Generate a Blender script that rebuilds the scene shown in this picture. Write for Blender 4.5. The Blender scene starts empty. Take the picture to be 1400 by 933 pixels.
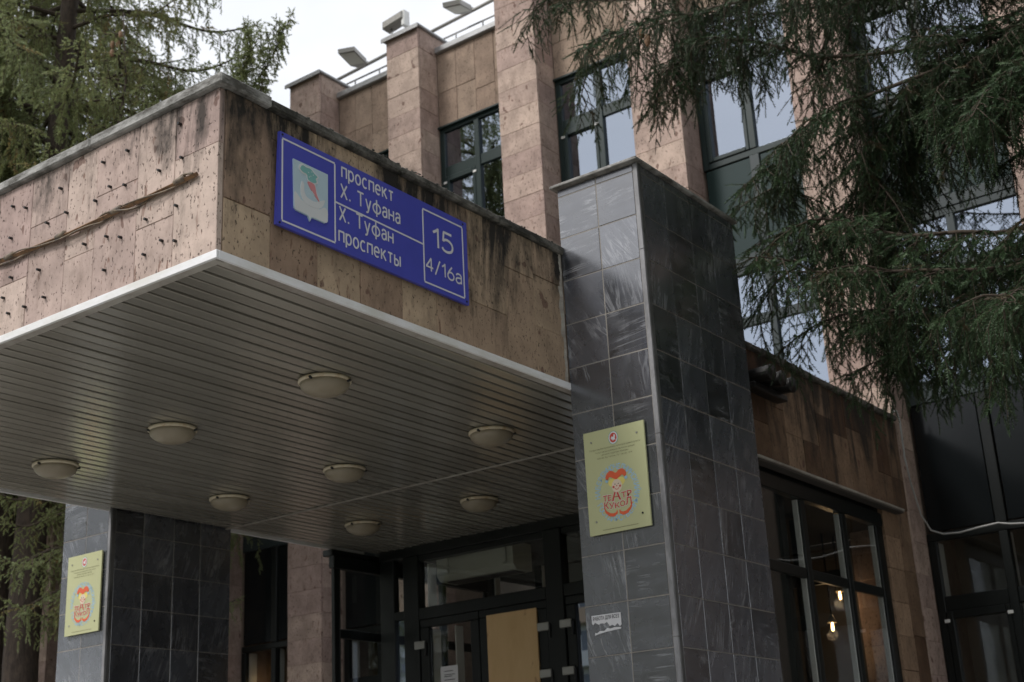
import bpy, math, random
import numpy as np
from mathutils import Vector, Matrix
random.seed(7); rng = np.random.default_rng(7)
SC = bpy.context.scene
COL = SC.collection
PI = math.pi
E = 1.6            # eye level above the ground; heights below are written relative to the eye level

# ------------------------------------------------------------------ camera
yaw, pit, roll = -0.6259115, 0.3386140, -0.0522325
cy, sy, cp, sp = math.cos(yaw), math.sin(yaw), math.cos(pit), math.sin(pit)
fw = Vector((sy*cp, cy*cp, sp)); rt = Vector((cy, -sy, 0)); up = rt.cross(fw)
c, s = math.cos(roll), math.sin(roll)
R_ = c*rt + s*up; U_ = -s*rt + c*up
cam = bpy.data.cameras.new('camera'); co = bpy.data.objects.new('camera', cam); COL.objects.link(co)
M = Matrix.Identity(4)
for i in range(3):
    M[i][0] = R_[i]; M[i][1] = U_[i]; M[i][2] = -fw[i]
M[0][3], M[1][3], M[2][3] = 0, 0, E
co.matrix_world = M
cam.sensor_width = 36; cam.lens = 48.49; cam.clip_start = .05; cam.clip_end = 3000
cam.dof.use_dof = True; cam.dof.focus_distance = 6.6; cam.dof.aperture_fstop = 4.0
SC.camera = co

# ------------------------------------------------------------------ world, sun, exposure
SUN_EL, SUN_AZ = math.radians(48), math.radians(205)     # azimuth clockwise from +Y
w = bpy.data.worlds.new('World'); SC.world = w; w.use_nodes = True
nt = w.node_tree; nt.nodes.clear()
out = nt.nodes.new('ShaderNodeOutputWorld'); bg = nt.nodes.new('ShaderNodeBackground')
sky = nt.nodes.new('ShaderNodeTexSky'); sky.sky_type = 'NISHITA'; sky.sun_disc = False
sky.sun_elevation = SUN_EL; sky.sun_rotation = SUN_AZ; sky.dust_density = 2.0; sky.air_density = 1.0
tc = nt.nodes.new('ShaderNodeTexCoord'); no = nt.nodes.new('ShaderNodeTexNoise')
mp = nt.nodes.new('ShaderNodeMapping'); mp.inputs['Scale'].default_value = (1.6, 1.6, 3.2)
no.inputs['Scale'].default_value = 1.5; no.inputs['Detail'].default_value = 6; no.inputs['Roughness'].default_value = .55
rp = nt.nodes.new('ShaderNodeValToRGB'); rp.color_ramp.elements[0].position = .30; rp.color_ramp.elements[1].position = .72
rp.color_ramp.elements[0].color = (.62, .62, .62, 1); rp.color_ramp.elements[1].color = (.97, .97, .97, 1)
mx = nt.nodes.new('ShaderNodeMix'); mx.data_type = 'RGBA'
nt.links.new(tc.outputs['Generated'], mp.inputs[0]); nt.links.new(mp.outputs[0], no.inputs['Vector'])
nt.links.new(no.outputs['Fac'], rp.inputs[0]); nt.links.new(rp.outputs[0], mx.inputs[0])
nt.links.new(sky.outputs[0], mx.inputs[6]); mx.inputs[7].default_value = (6.7, 6.75, 6.9, 1)
nt.links.new(mx.outputs[2], bg.inputs[0]); bg.inputs[1].default_value = 0.1
nt.links.new(bg.outputs[0], out.inputs[0])
sl = bpy.data.lights.new('sun', 'SUN'); sl.energy = 1.45; sl.angle = math.radians(15); sl.color = (1, .97, .93)
so = bpy.data.objects.new('sun', sl); COL.objects.link(so)
sd = Vector((math.sin(SUN_AZ)*math.cos(SUN_EL), math.cos(SUN_AZ)*math.cos(SUN_EL), math.sin(SUN_EL)))
so.rotation_euler = (-sd).to_track_quat('-Z', 'Y').to_euler(); so.location = (0, -5, 30)
SC.view_settings.view_transform = 'Standard'; SC.view_settings.look = 'None'
SC.view_settings.exposure = 0.84; SC.view_settings.gamma = 1.0
SC.cycles.max_bounces = 8; SC.cycles.transparent_max_bounces = 16

# ------------------------------------------------------------------ materials
def new_mat(name):
    m = bpy.data.materials.new(name); m.use_nodes = True
    n = m.node_tree; b = n.nodes['Principled BSDF']
    return m, n, b
def lk(n, a, b): n.links.new(a, b)
def N(n, t, **kw):
    x = n.nodes.new(t)
    for k, v in kw.items(): setattr(x, k, v)
    return x
def noise(n, vec, scale, detail=4, rough=.55, dist=0):
    x = N(n, 'ShaderNodeTexNoise'); x.inputs['Scale'].default_value = scale; x.inputs['Detail'].default_value = detail
    x.inputs['Roughness'].default_value = rough; x.inputs['Distortion'].default_value = dist
    if vec is not None: lk(n, vec, x.inputs['Vector'])
    return x.outputs['Fac']
def ramp(n, fac, stops):
    x = N(n, 'ShaderNodeValToRGB'); e = x.color_ramp.elements
    while len(e) < len(stops): e.new(.5)
    for i, (p, col) in enumerate(stops):
        e[i].position = p; e[i].color = (col if hasattr(col, '__len__') else (col, col, col)) + ((1,) if hasattr(col, '__len__') else (1,)) if hasattr(col, '__len__') else (col, col, col, 1)
    lk(n, fac, x.inputs[0]); return x.outputs[0]
def mix(n, fac, a, b, mode='MIX'):
    x = N(n, 'ShaderNodeMix', data_type='RGBA', blend_type=mode)
    for sock, v in ((x.inputs[0], fac), (x.inputs[6], a), (x.inputs[7], b)):
        if isinstance(v, (int, float)): sock.default_value = v
        elif isinstance(v, tuple): sock.default_value = v + (1,) if len(v) == 3 else v
        else: lk(n, v, sock)
    return x.outputs[2]
def math_(n, op, a, b=0, clamp=False):
    x = N(n, 'ShaderNodeMath', operation=op); x.use_clamp = clamp
    for sock, v in ((x.inputs[0], a), (x.inputs[1], b)):
        if isinstance(v, (int, float)): sock.default_value = v
        else: lk(n, v, sock)
    return x.outputs[0]
def wpos(n, scale=(1, 1, 1), per_object=0.0, rot=(0, 0, 0)):
    g = N(n, 'ShaderNodeNewGeometry'); m = N(n, 'ShaderNodeMapping')
    v = g.outputs['Position']
    if per_object:
        o = N(n, 'ShaderNodeObjectInfo'); a = N(n, 'ShaderNodeVectorMath', operation='ADD')
        mu = math_(n, 'MULTIPLY', o.outputs['Random'], per_object)
        lk(n, v, a.inputs[0]); lk(n, mu, a.inputs[1]); v = a.outputs[0]
    m.inputs['Scale'].default_value = scale; m.inputs['Rotation'].default_value = rot
    lk(n, v, m.inputs['Vector']); return m.outputs[0]
def bump(n, b, h, strength=.3, dist=.01):
    x = N(n, 'ShaderNodeBump'); x.inputs['Strength'].default_value = strength; x.inputs['Distance'].default_value = dist
    lk(n, h, x.inputs['Height']); lk(n, x.outputs[0], b.inputs['Normal'])
def plain(name, col, rough=.5, metal=0.0, var=.12, scale=6, bumps=0.0, spec=.5):
    m, n, b = new_mat(name)
    f = noise(n, wpos(n), scale, 5)
    lo = tuple(x*(1-var) for x in col); hi = tuple(min(1, x*(1+var)) for x in col)
    lk(n, mix(n, f, lo, hi), b.inputs['Base Color'])
    b.inputs['Roughness'].default_value = rough; b.inputs['Metallic'].default_value = metal
    b.inputs['Specular IOR Level'].default_value = spec
    if bumps: bump(n, b, noise(n, wpos(n), scale*8, 4), bumps, .004)
    return m

def tuff(name, ca, cb, stain=0.0, top=3.36, fleck=.5, low=0.0):
    """porous pink-brown tuff: each slab its own tone, vertical flecks and pits, dark weather runs"""
    m, n, b = new_mat(name)
    oi = N(n, 'ShaderNodeObjectInfo')
    p = wpos(n, (1, 1, 1), 40.0)
    tone = math_(n, 'ADD', math_(n, 'MULTIPLY', oi.outputs['Random'], .85), math_(n, 'MULTIPLY', noise(n, p, 2.6, 6, .65), .55))
    col = mix(n, math_(n, 'SUBTRACT', tone, .22, True), ca, cb)
    # soft clouding
    cl = ramp(n, noise(n, p, 5, 6, .65), [(.3, .72), (.7, 1.12)])
    col = mix(n, 1.0, col, cl, 'MULTIPLY')
    # red-brown flecks stretched vertically
    pf = wpos(n, (26, 26, 8), 40.0)
    fl = ramp(n, noise(n, pf, 1.0, 3, .55), [(.63, 0.0), (.675, 1.0)])
    gate = ramp(n, math_(n, 'ADD', noise(n, p, 3.0, 2), math_(n, 'MULTIPLY', math_(n, 'SINE', math_(n, 'MULTIPLY', oi.outputs['Random'], 91.0)), .16)), [(.42, 0.0), (.62, 1.0)])
    ff = math_(n, 'MULTIPLY', math_(n, 'MULTIPLY', fl, gate), fleck)
    col = mix(n, ff, col, (.16, .085, .06))
    big = ramp(n, noise(n, wpos(n, (13, 13, 8), 40.0), 1.0, 2, .4), [(.70, 0.0), (.725, 1.0)])
    col = mix(n, math_(n, 'MULTIPLY', big, fleck), col, (.13, .07, .055))
    grime = ramp(n, noise(n, wpos(n, (7, 7, 3), 40.0), 1.0, 7, .75), [(.50, 0.0), (.78, .65)])
    col = mix(n, grime, col, (.12, .085, .065))
    # pits
    pits = ramp(n, noise(n, wpos(n, (75, 75, 38), 40.0), 1.0, 2, .6), [(.62, 0.0), (.67, 1.0)])
    col = mix(n, math_(n, 'MULTIPLY', pits, .75), col, (.05, .035, .028))
    if stain:
        g = N(n, 'ShaderNodeNewGeometry'); sx = N(n, 'ShaderNodeSeparateXYZ'); lk(n, g.outputs['Position'], sx.inputs[0])
        zz = math_(n, 'SUBTRACT', sx.outputs[2], top + E)
        grad = math_(n, 'ADD', math_(n, 'MULTIPLY', zz, .42), 0.62 + low)     # runs start under the coping
        st = noise(n, wpos(n, (2.6, 2.6, .45)), 1.0, 6, .68, .6)
        st2 = noise(n, wpos(n, (9, 9, 5)), 1.0, 5, .7)
        v = math_(n, 'ADD', math_(n, 'ADD', math_(n, 'MULTIPLY', st, 1.9), math_(n, 'MULTIPLY', st2, .55)), grad)
        sm = ramp(n, v, [(1.0, 0.0), (1.0, 1.0)])
        x = N(n, 'ShaderNodeMapRange'); x.inputs['From Min'].default_value = 1.58 - .1*stain; x.inputs['From Max'].default_value = 1.86 - .1*stain
        lk(n, v, x.inputs['Value'])
        col = mix(n, math_(n, 'MULTIPLY', x.outputs[0], min(1, stain)), col, (.028, .025, .022))
    lk(n, col, b.inputs['Base Color']); b.inputs['Roughness'].default_value = .88
    b.inputs['Specular IOR Level'].default_value = .25
    h = math_(n, 'SUBTRACT', math_(n, 'MULTIPLY', noise(n, wpos(n, (1, 1, 1), 40.0), 30, 6, .7), .5), math_(n, 'ADD', pits, math_(n, 'MULTIPLY', fl, .4)))
    bump(n, b, h, .55, .006)
    return m
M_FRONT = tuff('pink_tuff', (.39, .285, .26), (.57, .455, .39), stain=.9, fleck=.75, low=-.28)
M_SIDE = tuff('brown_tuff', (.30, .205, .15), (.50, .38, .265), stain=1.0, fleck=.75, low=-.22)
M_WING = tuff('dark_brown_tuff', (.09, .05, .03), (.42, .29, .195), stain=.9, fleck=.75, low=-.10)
M_PIL = tuff('facade_tuff', (.41, .30, .265), (.56, .435, .36), fleck=.75)
M_WALL = tuff('facade_wall_tuff', (.43, .31, .235), (.55, .42, .32), stain=.35, top=7.7, fleck=.35)

def marble(name, base, vein, rough=.28, streak=.0):
    m, n, b = new_mat(name)
    oi = N(n, 'ShaderNodeObjectInfo')
    g = N(n, 'ShaderNodeNewGeometry'); a = N(n, 'ShaderNodeVectorMath', operation='ADD')
    lk(n, g.outputs['Position'], a.inputs[0]); lk(n, math_(n, 'MULTIPLY', oi.outputs['Random'], 37.0), a.inputs[1])
    vr = N(n, 'ShaderNodeVectorRotate', rotation_type='AXIS_ANGLE'); vr.inputs['Axis'].default_value = (.75, .66, .05)
    ang = math_(n, 'ADD', math_(n, 'MULTIPLY', math_(n, 'GREATER_THAN', oi.outputs['Random'], .3), 1.5), math_(n, 'MULTIPLY', oi.outputs['Random'], .5))
    lk(n, a.outputs[0], vr.inputs['Vector']); lk(n, ang, vr.inputs['Angle'])
    mp = N(n, 'ShaderNodeMapping'); mp.inputs['Scale'].default_value = (2.2, 2.2, 11); lk(n, vr.outputs[0], mp.inputs[0])
    f1 = noise(n, mp.outputs[0], 1.4, 7, .68, .5)
    tone = math_(n, 'ADD', math_(n, 'MULTIPLY', math_(n, 'SUBTRACT', f1, .2), 1.35), math_(n, 'SUBTRACT', math_(n, 'MULTIPLY', oi.outputs['Random'], .7), .17))
    lo = tuple(x*.45 for x in base); hi = tuple(x*3.0 for x in base)
    col = mix(n, math_(n, 'SUBTRACT', tone, .15, True), lo, hi)
    mp2 = N(n, 'ShaderNodeMapping'); mp2.inputs['Scale'].default_value = (1.1, 1.1, 15); lk(n, vr.outputs[0], mp2.inputs[0])
    f2 = noise(n, mp2.outputs[0], 1.3, 4, .6, .7)
    d = math_(n, 'ABSOLUTE', math_(n, 'SUBTRACT', f2, .5))
    vv = ramp(n, d, [(.0, 1.0), (.034, 0.0)])
    gate = ramp(n, noise(n, vr.outputs[0], 3.5, 3), [(.46, 0.0), (.62, 1.0)])
    col = mix(n, math_(n, 'MULTIPLY', math_(n, 'MULTIPLY', vv, gate), .42), col, vein)
    # lime runs
    st = noise(n, wpos(n, (14, 14, .9)), 1.0, 4, .6)
    st2 = ramp(n, noise(n, wpos(n, (1.3, 1.3, 1.0)), 1.0, 3), [(.48, 0.0), (.68, 1.0)])
    col = mix(n, math_(n, 'MULTIPLY', math_(n, 'MULTIPLY', ramp(n, st, [(.5, 0.0), (.72, 1.0)]), st2), .16), col, (.33, .33, .33))
    lk(n, col, b.inputs['Base Color'])
    rr = math_(n, 'ADD', math_(n, 'MULTIPLY', noise(n, wpos(n), 7, 5), .25), rough - .1)
    lk(n, rr, b.inputs['Roughness']); b.inputs['Specular IOR Level'].default_value = 1.0; b.inputs['Coat Weight'].default_value = 1.0; b.inputs['Coat IOR'].default_value = 1.85; b.inputs['Coat Tint'].default_value = (.93, .95, 1.0, 1); lk(n, math_(n, 'MULTIPLY', rr, .75), b.inputs['Coat Roughness'])
    bump(n, b, noise(n, wpos(n), 9, 3), .05, .01)
    return m
M_MARB = marble('grey_marble', (.033, .035, .040), (.45, .45, .45), rough=.24)

def streaky(name, a, bcol, scale=(1, 1, 1), rough=.5, metal=0.0, thr=(.4, .62), bmp=.2):
    m, n, b = new_mat(name)
    f = ramp(n, noise(n, wpos(n, scale), 1.0, 6, .7), [(thr[0], 0.0), (thr[1], 1.0)])
    lk(n, mix(n, f, a, bcol), b.inputs['Base Color']); b.inputs['Roughness'].default_value = rough
    b.inputs['Metallic'].default_value = metal
    if bmp: bump(n, b, f, bmp, .004)
    return m
M_COPE = streaky('weathered_coping', (.36, .355, .34), (.07, .065, .055), (5, 5, 12), .85, thr=(.40, .62), bmp=.8)
M_COPED = streaky('mossy_coping', (.21, .20, .18), (.035, .034, .028), (8, 8, 14), .9, thr=(.32, .58), bmp=.8)
M_MORT = plain('mortar', (.27, .205, .165), .95, var=.4, scale=14, bumps=.4)
M_GROUT = plain('grey_grout', (.25, .23, .205), .9, var=.35, scale=10)
M_CORE = plain('wall_core', (.16, .14, .12), .95)
M_WHITE = streaky('white_metal_trim', (.80, .80, .82), (.66, .65, .62), (2.5, 2.5, 9), .42, bmp=0)
M_TRIM2 = streaky('dirty_white_trim', (.40, .38, .34), (.26, .23, .20), (4, 4, 12), .6, bmp=0)
def slatmat():
    m, n, b = new_mat('soffit_paint')
    oi = N(n, 'ShaderNodeObjectInfo')
    f = noise(n, wpos(n, (3, .6, 1)), 1.2, 4)
    t = math_(n, 'ADD', math_(n, 'MULTIPLY', f, .8), math_(n, 'SUBTRACT', math_(n, 'MULTIPLY', oi.outputs['Random'], .8), .25))
    lk(n, mix(n, t, (.33, .31, .265), (.42, .40, .345)), b.inputs['Base Color'])
    b.inputs['Roughness'].default_value = .22; b.inputs['Metallic'].default_value = .5
    h = noise(n, wpos(n, (5, .8, 1)), 1.5, 2); bump(n, b, h, .12, .02)
    return m
M_SLAT = slatmat()
M_BLACK = plain('black_gap', (.008, .008, .008), .8)
M_CAPM = streaky('zinc_coping', (.40, .41, .42), (.28, .28, .28), (3, 3, 8), .45, .5, bmp=0)
M_FRAME = plain('dark_green_frame', (.014, .027, .026), .36, var=.15, scale=4, spec=.35)
M_FRAMEL = plain('grey_green_frame', (.036, .048, .050), .38, var=.12, scale=4, spec=.35)
M_FRAMEB = plain('black_frame', (.009, .011, .0105), .35, var=.2, scale=4, spec=.3)
M_PVC = plain('white_pvc_and_lit_edge', (.74, .74, .72), .4, var=.05)
M_REV = plain('plaster_reveal', (.42, .39, .36), .8, var=.12, scale=3)
M_SPAN = plain('green_spandrel_panel', (.018, .036, .034), .25, var=.12, scale=1.5, spec=.3)
M_SPANB = plain('black_spandrel_panel', (.008, .010, .011), .14, var=.2, scale=1.5, spec=.3)
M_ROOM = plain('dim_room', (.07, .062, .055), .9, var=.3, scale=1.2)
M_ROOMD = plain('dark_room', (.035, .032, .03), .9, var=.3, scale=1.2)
def glass(name, refl, tint, fac, trans=(.6, .62, .62), dirt=.0):
    m, n, b = new_mat(name); n.nodes.remove(b)
    o = [x for x in n.nodes if x.type == 'OUTPUT_MATERIAL'][0]
    g = N(n, 'ShaderNodeBsdfGlossy'); g.inputs['Roughness'].default_value = .012; g.inputs['Color'].default_value = tint + (1,)
    t = N(n, 'ShaderNodeBsdfTransparent'); t.inputs['Color'].default_value = trans + (1,)
    lw = N(n, 'ShaderNodeLayerWeight'); lw.inputs['Blend'].default_value = .5
    f = math_(n, 'ADD', math_(n, 'MULTIPLY', math_(n, 'POWER', lw.outputs['Facing'], 4.5), refl), fac, True)
    ms = N(n, 'ShaderNodeMixShader'); lk(n, f, ms.inputs[0]); lk(n, t.outputs[0], ms.inputs[1]); lk(n, g.outputs[0], ms.inputs[2])
    bb = N(n, 'ShaderNodeBump'); bb.inputs['Strength'].default_value = .05; bb.inputs['Distance'].default_value = .01
    lk(n, noise(n, wpos(n), 1.3, 2), bb.inputs['Height']); lk(n, bb.outputs[0], g.inputs['Normal'])
    lk(n, ms.outputs[0], o.inputs['Surface']); return m
M_GLM = glass('coated_glass', .5, (.42, .475, .56), .66, (.5, .52, .52))
M_GLC = glass('clear_glass', .8, (.85, .88, .92), .05, (.86, .87, .86))
M_SIGN = plain('blue_sign_face', (.068, .078, .45), .30, var=.14, scale=5)
M_SIGNW = plain('white_lettering', (.66, .66, .70), .5, var=.04)
M_PLAQ = plain('yellow_green_plate', (.47, .48, .27), .45, var=.05, scale=3)
M_LBLUE = plain('pale_blue_enamel', (.47, .60, .68), .45, var=.05)
M_TEAL = plain('teal_enamel', (.20, .45, .44), .45, var=.05)
M_RED = plain('red_enamel', (.64, .25, .27), .45, var=.05)
M_WHT = plain('white_enamel', (.66, .68, .70), .45, var=.05)
M_ORNG = plain('orange_print', (.68, .115, .045), .5, var=.05)
M_REDP = plain('red_print', (.52, .065, .045), .5, var=.05)
M_BLUEP = plain('sky_blue_print', (.31, .50, .66), .5, var=.1, scale=30)
M_YEL = plain('yellow_hair_print', (.70, .60, .17), .5, var=.05)
M_SKINP = plain('pale_face_print', (.68, .56, .44), .5, var=.05)
M_TXT = plain('dark_small_print', (.16, .15, .08), .6)
M_TEALP = plain('green_ring_print', (.10, .28, .20), .5)
M_PAPER = plain('paper', (.60, .60, .62), .8, var=.08, scale=20)
M_INK = plain('ink', (.02, .02, .02), .7)
M_BOLT = plain('bolt_metal', (.35, .35, .33), .4, .7)
M_DARKM = plain('dark_metal', (.02, .02, .02), .4, .3)
M_GALV = plain('galvanised_steel', (.36, .36, .36), .45, .6)
M_LAMPH = plain('floodlight_casing', (.30, .29, .27), .5, .2)
def bowlmat():
    m, n, b = new_mat('frosted_bowl_glass')
    f = noise(n, wpos(n), 9, 4)
    lk(n, mix(n, f, (.25, .21, .15), (.31, .27, .20)), b.inputs['Base Color']); b.inputs['Roughness'].default_value = .35
    b.inputs['Subsurface Weight'].default_value = .15; b.inputs['Subsurface Radius'].default_value = (.03, .025, .02)
    return m
M_BOWL = bowlmat()
M_LBASE = streaky('lamp_base_enamel', (.60, .53, .40), (.42, .28, .14), (16, 16, 16), .5, thr=(.5, .7), bmp=0)  # cream enamel with rust streaks
M_HEAT = plain('cream_unit_casing', (.50, .50, .43), .5, var=.06)
def plywood():
    m, n, b = new_mat('plywood')
    f = noise(n, wpos(n, (3, 3, .9)), 2.2, 5, .6, 1.2)
    col = mix(n, f, (.50, .31, .135), (.66, .46, .235))
    k = ramp(n, noise(n, wpos(n, (5, 5, 3.4)), 1.6, 2), [(.70, 0.0), (.76, 1.0)])
    col = mix(n, math_(n, 'MULTIPLY', k, .8), col, (.20, .08, .03))
    lk(n, col, b.inputs['Base Color']); b.inputs['Roughness'].default_value = .6; return m
M_PLY = plywood()
M_BAT = streaky('old_batten', (.24, .13, .06), (.12, .07, .04), (30, 30, 30), .8)
M_TAPE = streaky('wire_insulation', (.20, .15, .10), (.07, .055, .045), (25, 25, 25), .6)
M_CABLE = plain('white_cable', (.42, .42, .41), .5)
M_ASPH = plain('paving', (.28, .27, .255), .9, var=.25, scale=1.2, bumps=.3)
M_GRASS = plain('lawn_ground', (.06, .085, .03), .95, var=.4, scale=.6)
M_STEP = plain('granite_steps', (.36, .35, .33), .7, var=.2, scale=12)
M_BLOCK = plain('white_facade_panels', (.62, .61, .57), .85, var=.1, scale=.4)
M_BLKW = plain('dwelling_window_glass', (.10, .12, .14), .1, var=.5, scale=.5)
M_BLKT = plain('balcony_cladding', (.42, .30, .20), .7, var=.5, scale=.3)
def emis(name, col, st):
    m, n, b = new_mat(name); b.inputs['Emission Color'].default_value = col + (1,); b.inputs['Emission Strength'].default_value = st
    b.inputs['Base Color'].default_value = col + (1,); return m
M_BULB = emis('lit_bulb', (1, .62, .25), 9)
def needlemat(name, cols, trans=.1):
    m, n, b = new_mat(name)
    at = N(n, 'ShaderNodeAttribute'); at.attribute_name = 'tint'
    col = ramp(n, at.outputs['Fac'], cols)
    lk(n, col, b.inputs['Base Color']); b.inputs['Roughness'].default_value = .55
    b.inputs['Specular IOR Level'].default_value = .35
    tr = N(n, 'ShaderNodeBsdfTranslucent'); lk(n, col, tr.inputs['Color']); ms = N(n, 'ShaderNodeMixShader'); ms.inputs[0].default_value = trans
    lk(n, b.outputs[0], ms.inputs[1]); lk(n, tr.outputs[0], ms.inputs[2])
    lk(n, ms.outputs[0], [x for x in n.nodes if x.type == 'OUTPUT_MATERIAL'][0].inputs['Surface'])
    return m
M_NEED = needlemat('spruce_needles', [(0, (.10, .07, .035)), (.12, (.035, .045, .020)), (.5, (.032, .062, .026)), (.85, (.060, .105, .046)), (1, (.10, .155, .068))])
M_NEEDL = needlemat('sun_tinted_spruce_needles', [(0, (.30, .22, .10)), (.14, (.26, .24, .10)), (.5, (.23, .265, .115)), (.85, (.28, .33, .165)), (1, (.33, .40, .23))], .52)  # paler copy of the spruce needles, sunlight put into the colour
M_BARK = streaky('spruce_bark', (.075, .055, .042), (.035, .026, .02), (22, 22, 7), .95, bmp=1.0)
M_TWIG = plain('twig_bark', (.055, .040, .028), .9)
M_CONE = plain('spruce_cone_scales', (.20, .115, .06), .7, var=.3, scale=60)

# ------------------------------------------------------------------ builders
WP = {}       # world position of each object (nothing is rotated, so parents only shift)
def link(o, parent, wp):
    COL.objects.link(o)
    wp = Vector(wp); WP[o.name] = wp
    if parent is not None: o.parent = parent; o.location = wp - WP[parent.name]
    else: o.location = wp
    return o
def tag(o, label=None, cat=None, group=None, kind=None):
    if label: o['label'] = label
    if cat: o['category'] = cat
    if group: o['group'] = group
    if kind: o['kind'] = kind
    return o
def empty(name, loc, label=None, cat=None, group=None, kind=None):
    o = bpy.data.objects.new(name, None); o.empty_display_size = .1
    link(o, None, (loc[0], loc[1], loc[2] + E)); return tag(o, label, cat, group, kind)
def mesh_obj(name, verts, faces, mat, parent=None, smooth=False):
    """verts relative to eye level; origin at centre"""
    v = np.asarray(verts, float) + np.array([0, 0, E])
    c = (v.min(0) + v.max(0))/2
    me = bpy.data.meshes.new(name); me.from_pydata((v - c).tolist(), [], faces); me.materials.append(mat)
    if smooth: me.polygons.foreach_set('use_smooth', [True]*len(me.polygons))
    me.update()
    return link(bpy.data.objects.new(name, me), parent, c)
SHARE = {}
def cbox_data(sx, sy, sz, b):
    vs = []; idx = {}
    for i in (-1, 1):
        for j in (-1, 1):
            for k in (-1, 1):
                for a in range(3):
                    p = [i*(sx/2-b), j*(sy/2-b), k*(sz/2-b)]; p[a] += (i, j, k)[a]*b
                    idx[(i, j, k, a)] = len(vs); vs.append(p)
    F = []
    cyc = [(-1, -1), (1, -1), (1, 1), (-1, 1)]
    for a in range(3):
        u, v_ = (a+1) % 3, (a+2) % 3
        for sgn in (-1, 1):
            f = []
            for p, q in cyc:
                key = [0, 0, 0]; key[a] = sgn; key[u] = p; key[v_] = q; f.append(idx[(*key, a)])
            F.append(f if sgn > 0 else f[::-1])
    for a in range(3):      # edges along axis a, between faces u and v
        u, v_ = (a+1) % 3, (a+2) % 3
        for p in (-1, 1):
            for q in (-1, 1):
                k0 = [0]*3; k1 = [0]*3; k0[a] = -1; k1[a] = 1; k0[u] = k1[u] = p; k0[v_] = k1[v_] = q
                f = [idx[(*k0, u)], idx[(*k1, u)], idx[(*k1, v_)], idx[(*k0, v_)]]
                F.append(f if p*q < 0 else f[::-1])
    for i in (-1, 1):
        for j in (-1, 1):
            for k in (-1, 1):
                f = [idx[(i, j, k, a)] for a in range(3)]
                F.append(f if i*j*k > 0 else f[::-1])
    return vs, F
def box(name, x0, x1, y0, y1, z0, z1, mat, parent=None, b=.004):
    sx, sy, sz = round(abs(x1-x0), 4), round(abs(y1-y0), 4), round(abs(z1-z0), 4)
    b = min(b, sx*.3, sy*.3, sz*.3)
    key = (sx, sy, sz, b, mat.name)
    if key not in SHARE:
        vs, F = cbox_data(sx, sy, sz, b)
        me = bpy.data.meshes.new(name); me.from_pydata(vs, [], F); me.materials.append(mat); SHARE[key] = me
    o = bpy.data.objects.new(name, SHARE[key])
    return link(o, parent, ((x0+x1)/2, (y0+y1)/2, (z0+z1)/2 + E))
def tube_geo(pts, rad, n=8, caps=True):
    pts = [Vector(p) for p in pts]; rad = rad if hasattr(rad, '__len__') else [rad]*len(pts)
    V = []; F = []; ref = Vector((0, 0, 1))
    for i, p in enumerate(pts):
        d = (pts[min(i+1, len(pts)-1)] - pts[max(i-1, 0)]).normalized()
        if abs(d.z) > .95: ref = Vector((1, 0, 0))
        else: ref = Vector((0, 0, 1))
        a = d.cross(ref).normalized(); bb = d.cross(a)
        for k in range(n):
            t = 2*PI*k/n; V.append(p + (a*math.cos(t) + bb*math.sin(t))*rad[i])
    for i in range(len(pts)-1):
        for k in range(n):
            F.append([i*n+k, i*n+(k+1) % n, (i+1)*n+(k+1) % n, (i+1)*n+k])
    if caps: F.append(list(range(n))[::-1]); F.append([(len(pts)-1)*n+k for k in range(n)])
    return [tuple(v) for v in V], F
def tube(name, pts, rad, mat, parent=None, n=8):
    V, F = tube_geo(pts, rad, n); return mesh_obj(name, V, F, mat, parent, True)
def lathe(name, cx, cy_, prof, mat, parent=None, n=32, sx=1.0):
    V = []; F = []
    for r, z in prof:
        for k in range(n):
            t = 2*PI*k/n; V.append((cx + r*sx*math.cos(t), cy_ + r*math.sin(t), z))
    for i in range(len(prof)-1):
        for k in range(n): F.append([i*n+k, i*n+(k+1) % n, (i+1)*n+(k+1) % n, (i+1)*n+k])
    F.append([k for k in range(n)][::-1]); F.append([(len(prof)-1)*n+k for k in range(n)])
    return mesh_obj(name, V, F, mat, parent, True)
class Frame:        # a flat sign's own plane: origin, rightward axis, outward normal
    def __init__(s, o, u, nrm): s.o = Vector(o); s.u = Vector(u); s.n = Vector(nrm); s.v = Vector((0, 0, 1))
    def p(s, a, b, d): return s.o + s.u*a + s.v*b + s.n*d
def flat(name, poly, d0, d1, fr, mat, parent):
    n = len(poly); V = [tuple(fr.p(a, b, d0)) for a, b in poly] + [tuple(fr.p(a, b, d1)) for a, b in poly]
    ar = sum(poly[i][0]*poly[(i+1) % n][1] - poly[(i+1) % n][0]*poly[i][1] for i in range(n))
    ids = list(range(n))
    if ar < 0: ids = ids[::-1]
    F = [[i+n for i in ids], [i for i in ids[::-1]]]
    for k in range(n):
        a, b = ids[k], ids[(k+1) % n]; F.append([a, b, b+n, a+n])
    return mesh_obj(name, V, F, mat, parent)
def strip_poly(pts, wd):        # thin band following a line
    L = []; Rr = []
    for i, p in enumerate(pts):
        a = pts[max(i-1, 0)]; b = pts[min(i+1, len(pts)-1)]
        dx, dy = b[0]-a[0], b[1]-a[1]; l = math.hypot(dx, dy) or 1
        ww = wd[i] if hasattr(wd, '__len__') else wd
        L.append((p[0]-dy/l*ww/2, p[1]+dx/l*ww/2)); Rr.append((p[0]+dy/l*ww/2, p[1]-dx/l*ww/2))
    return L + Rr[::-1]
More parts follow.
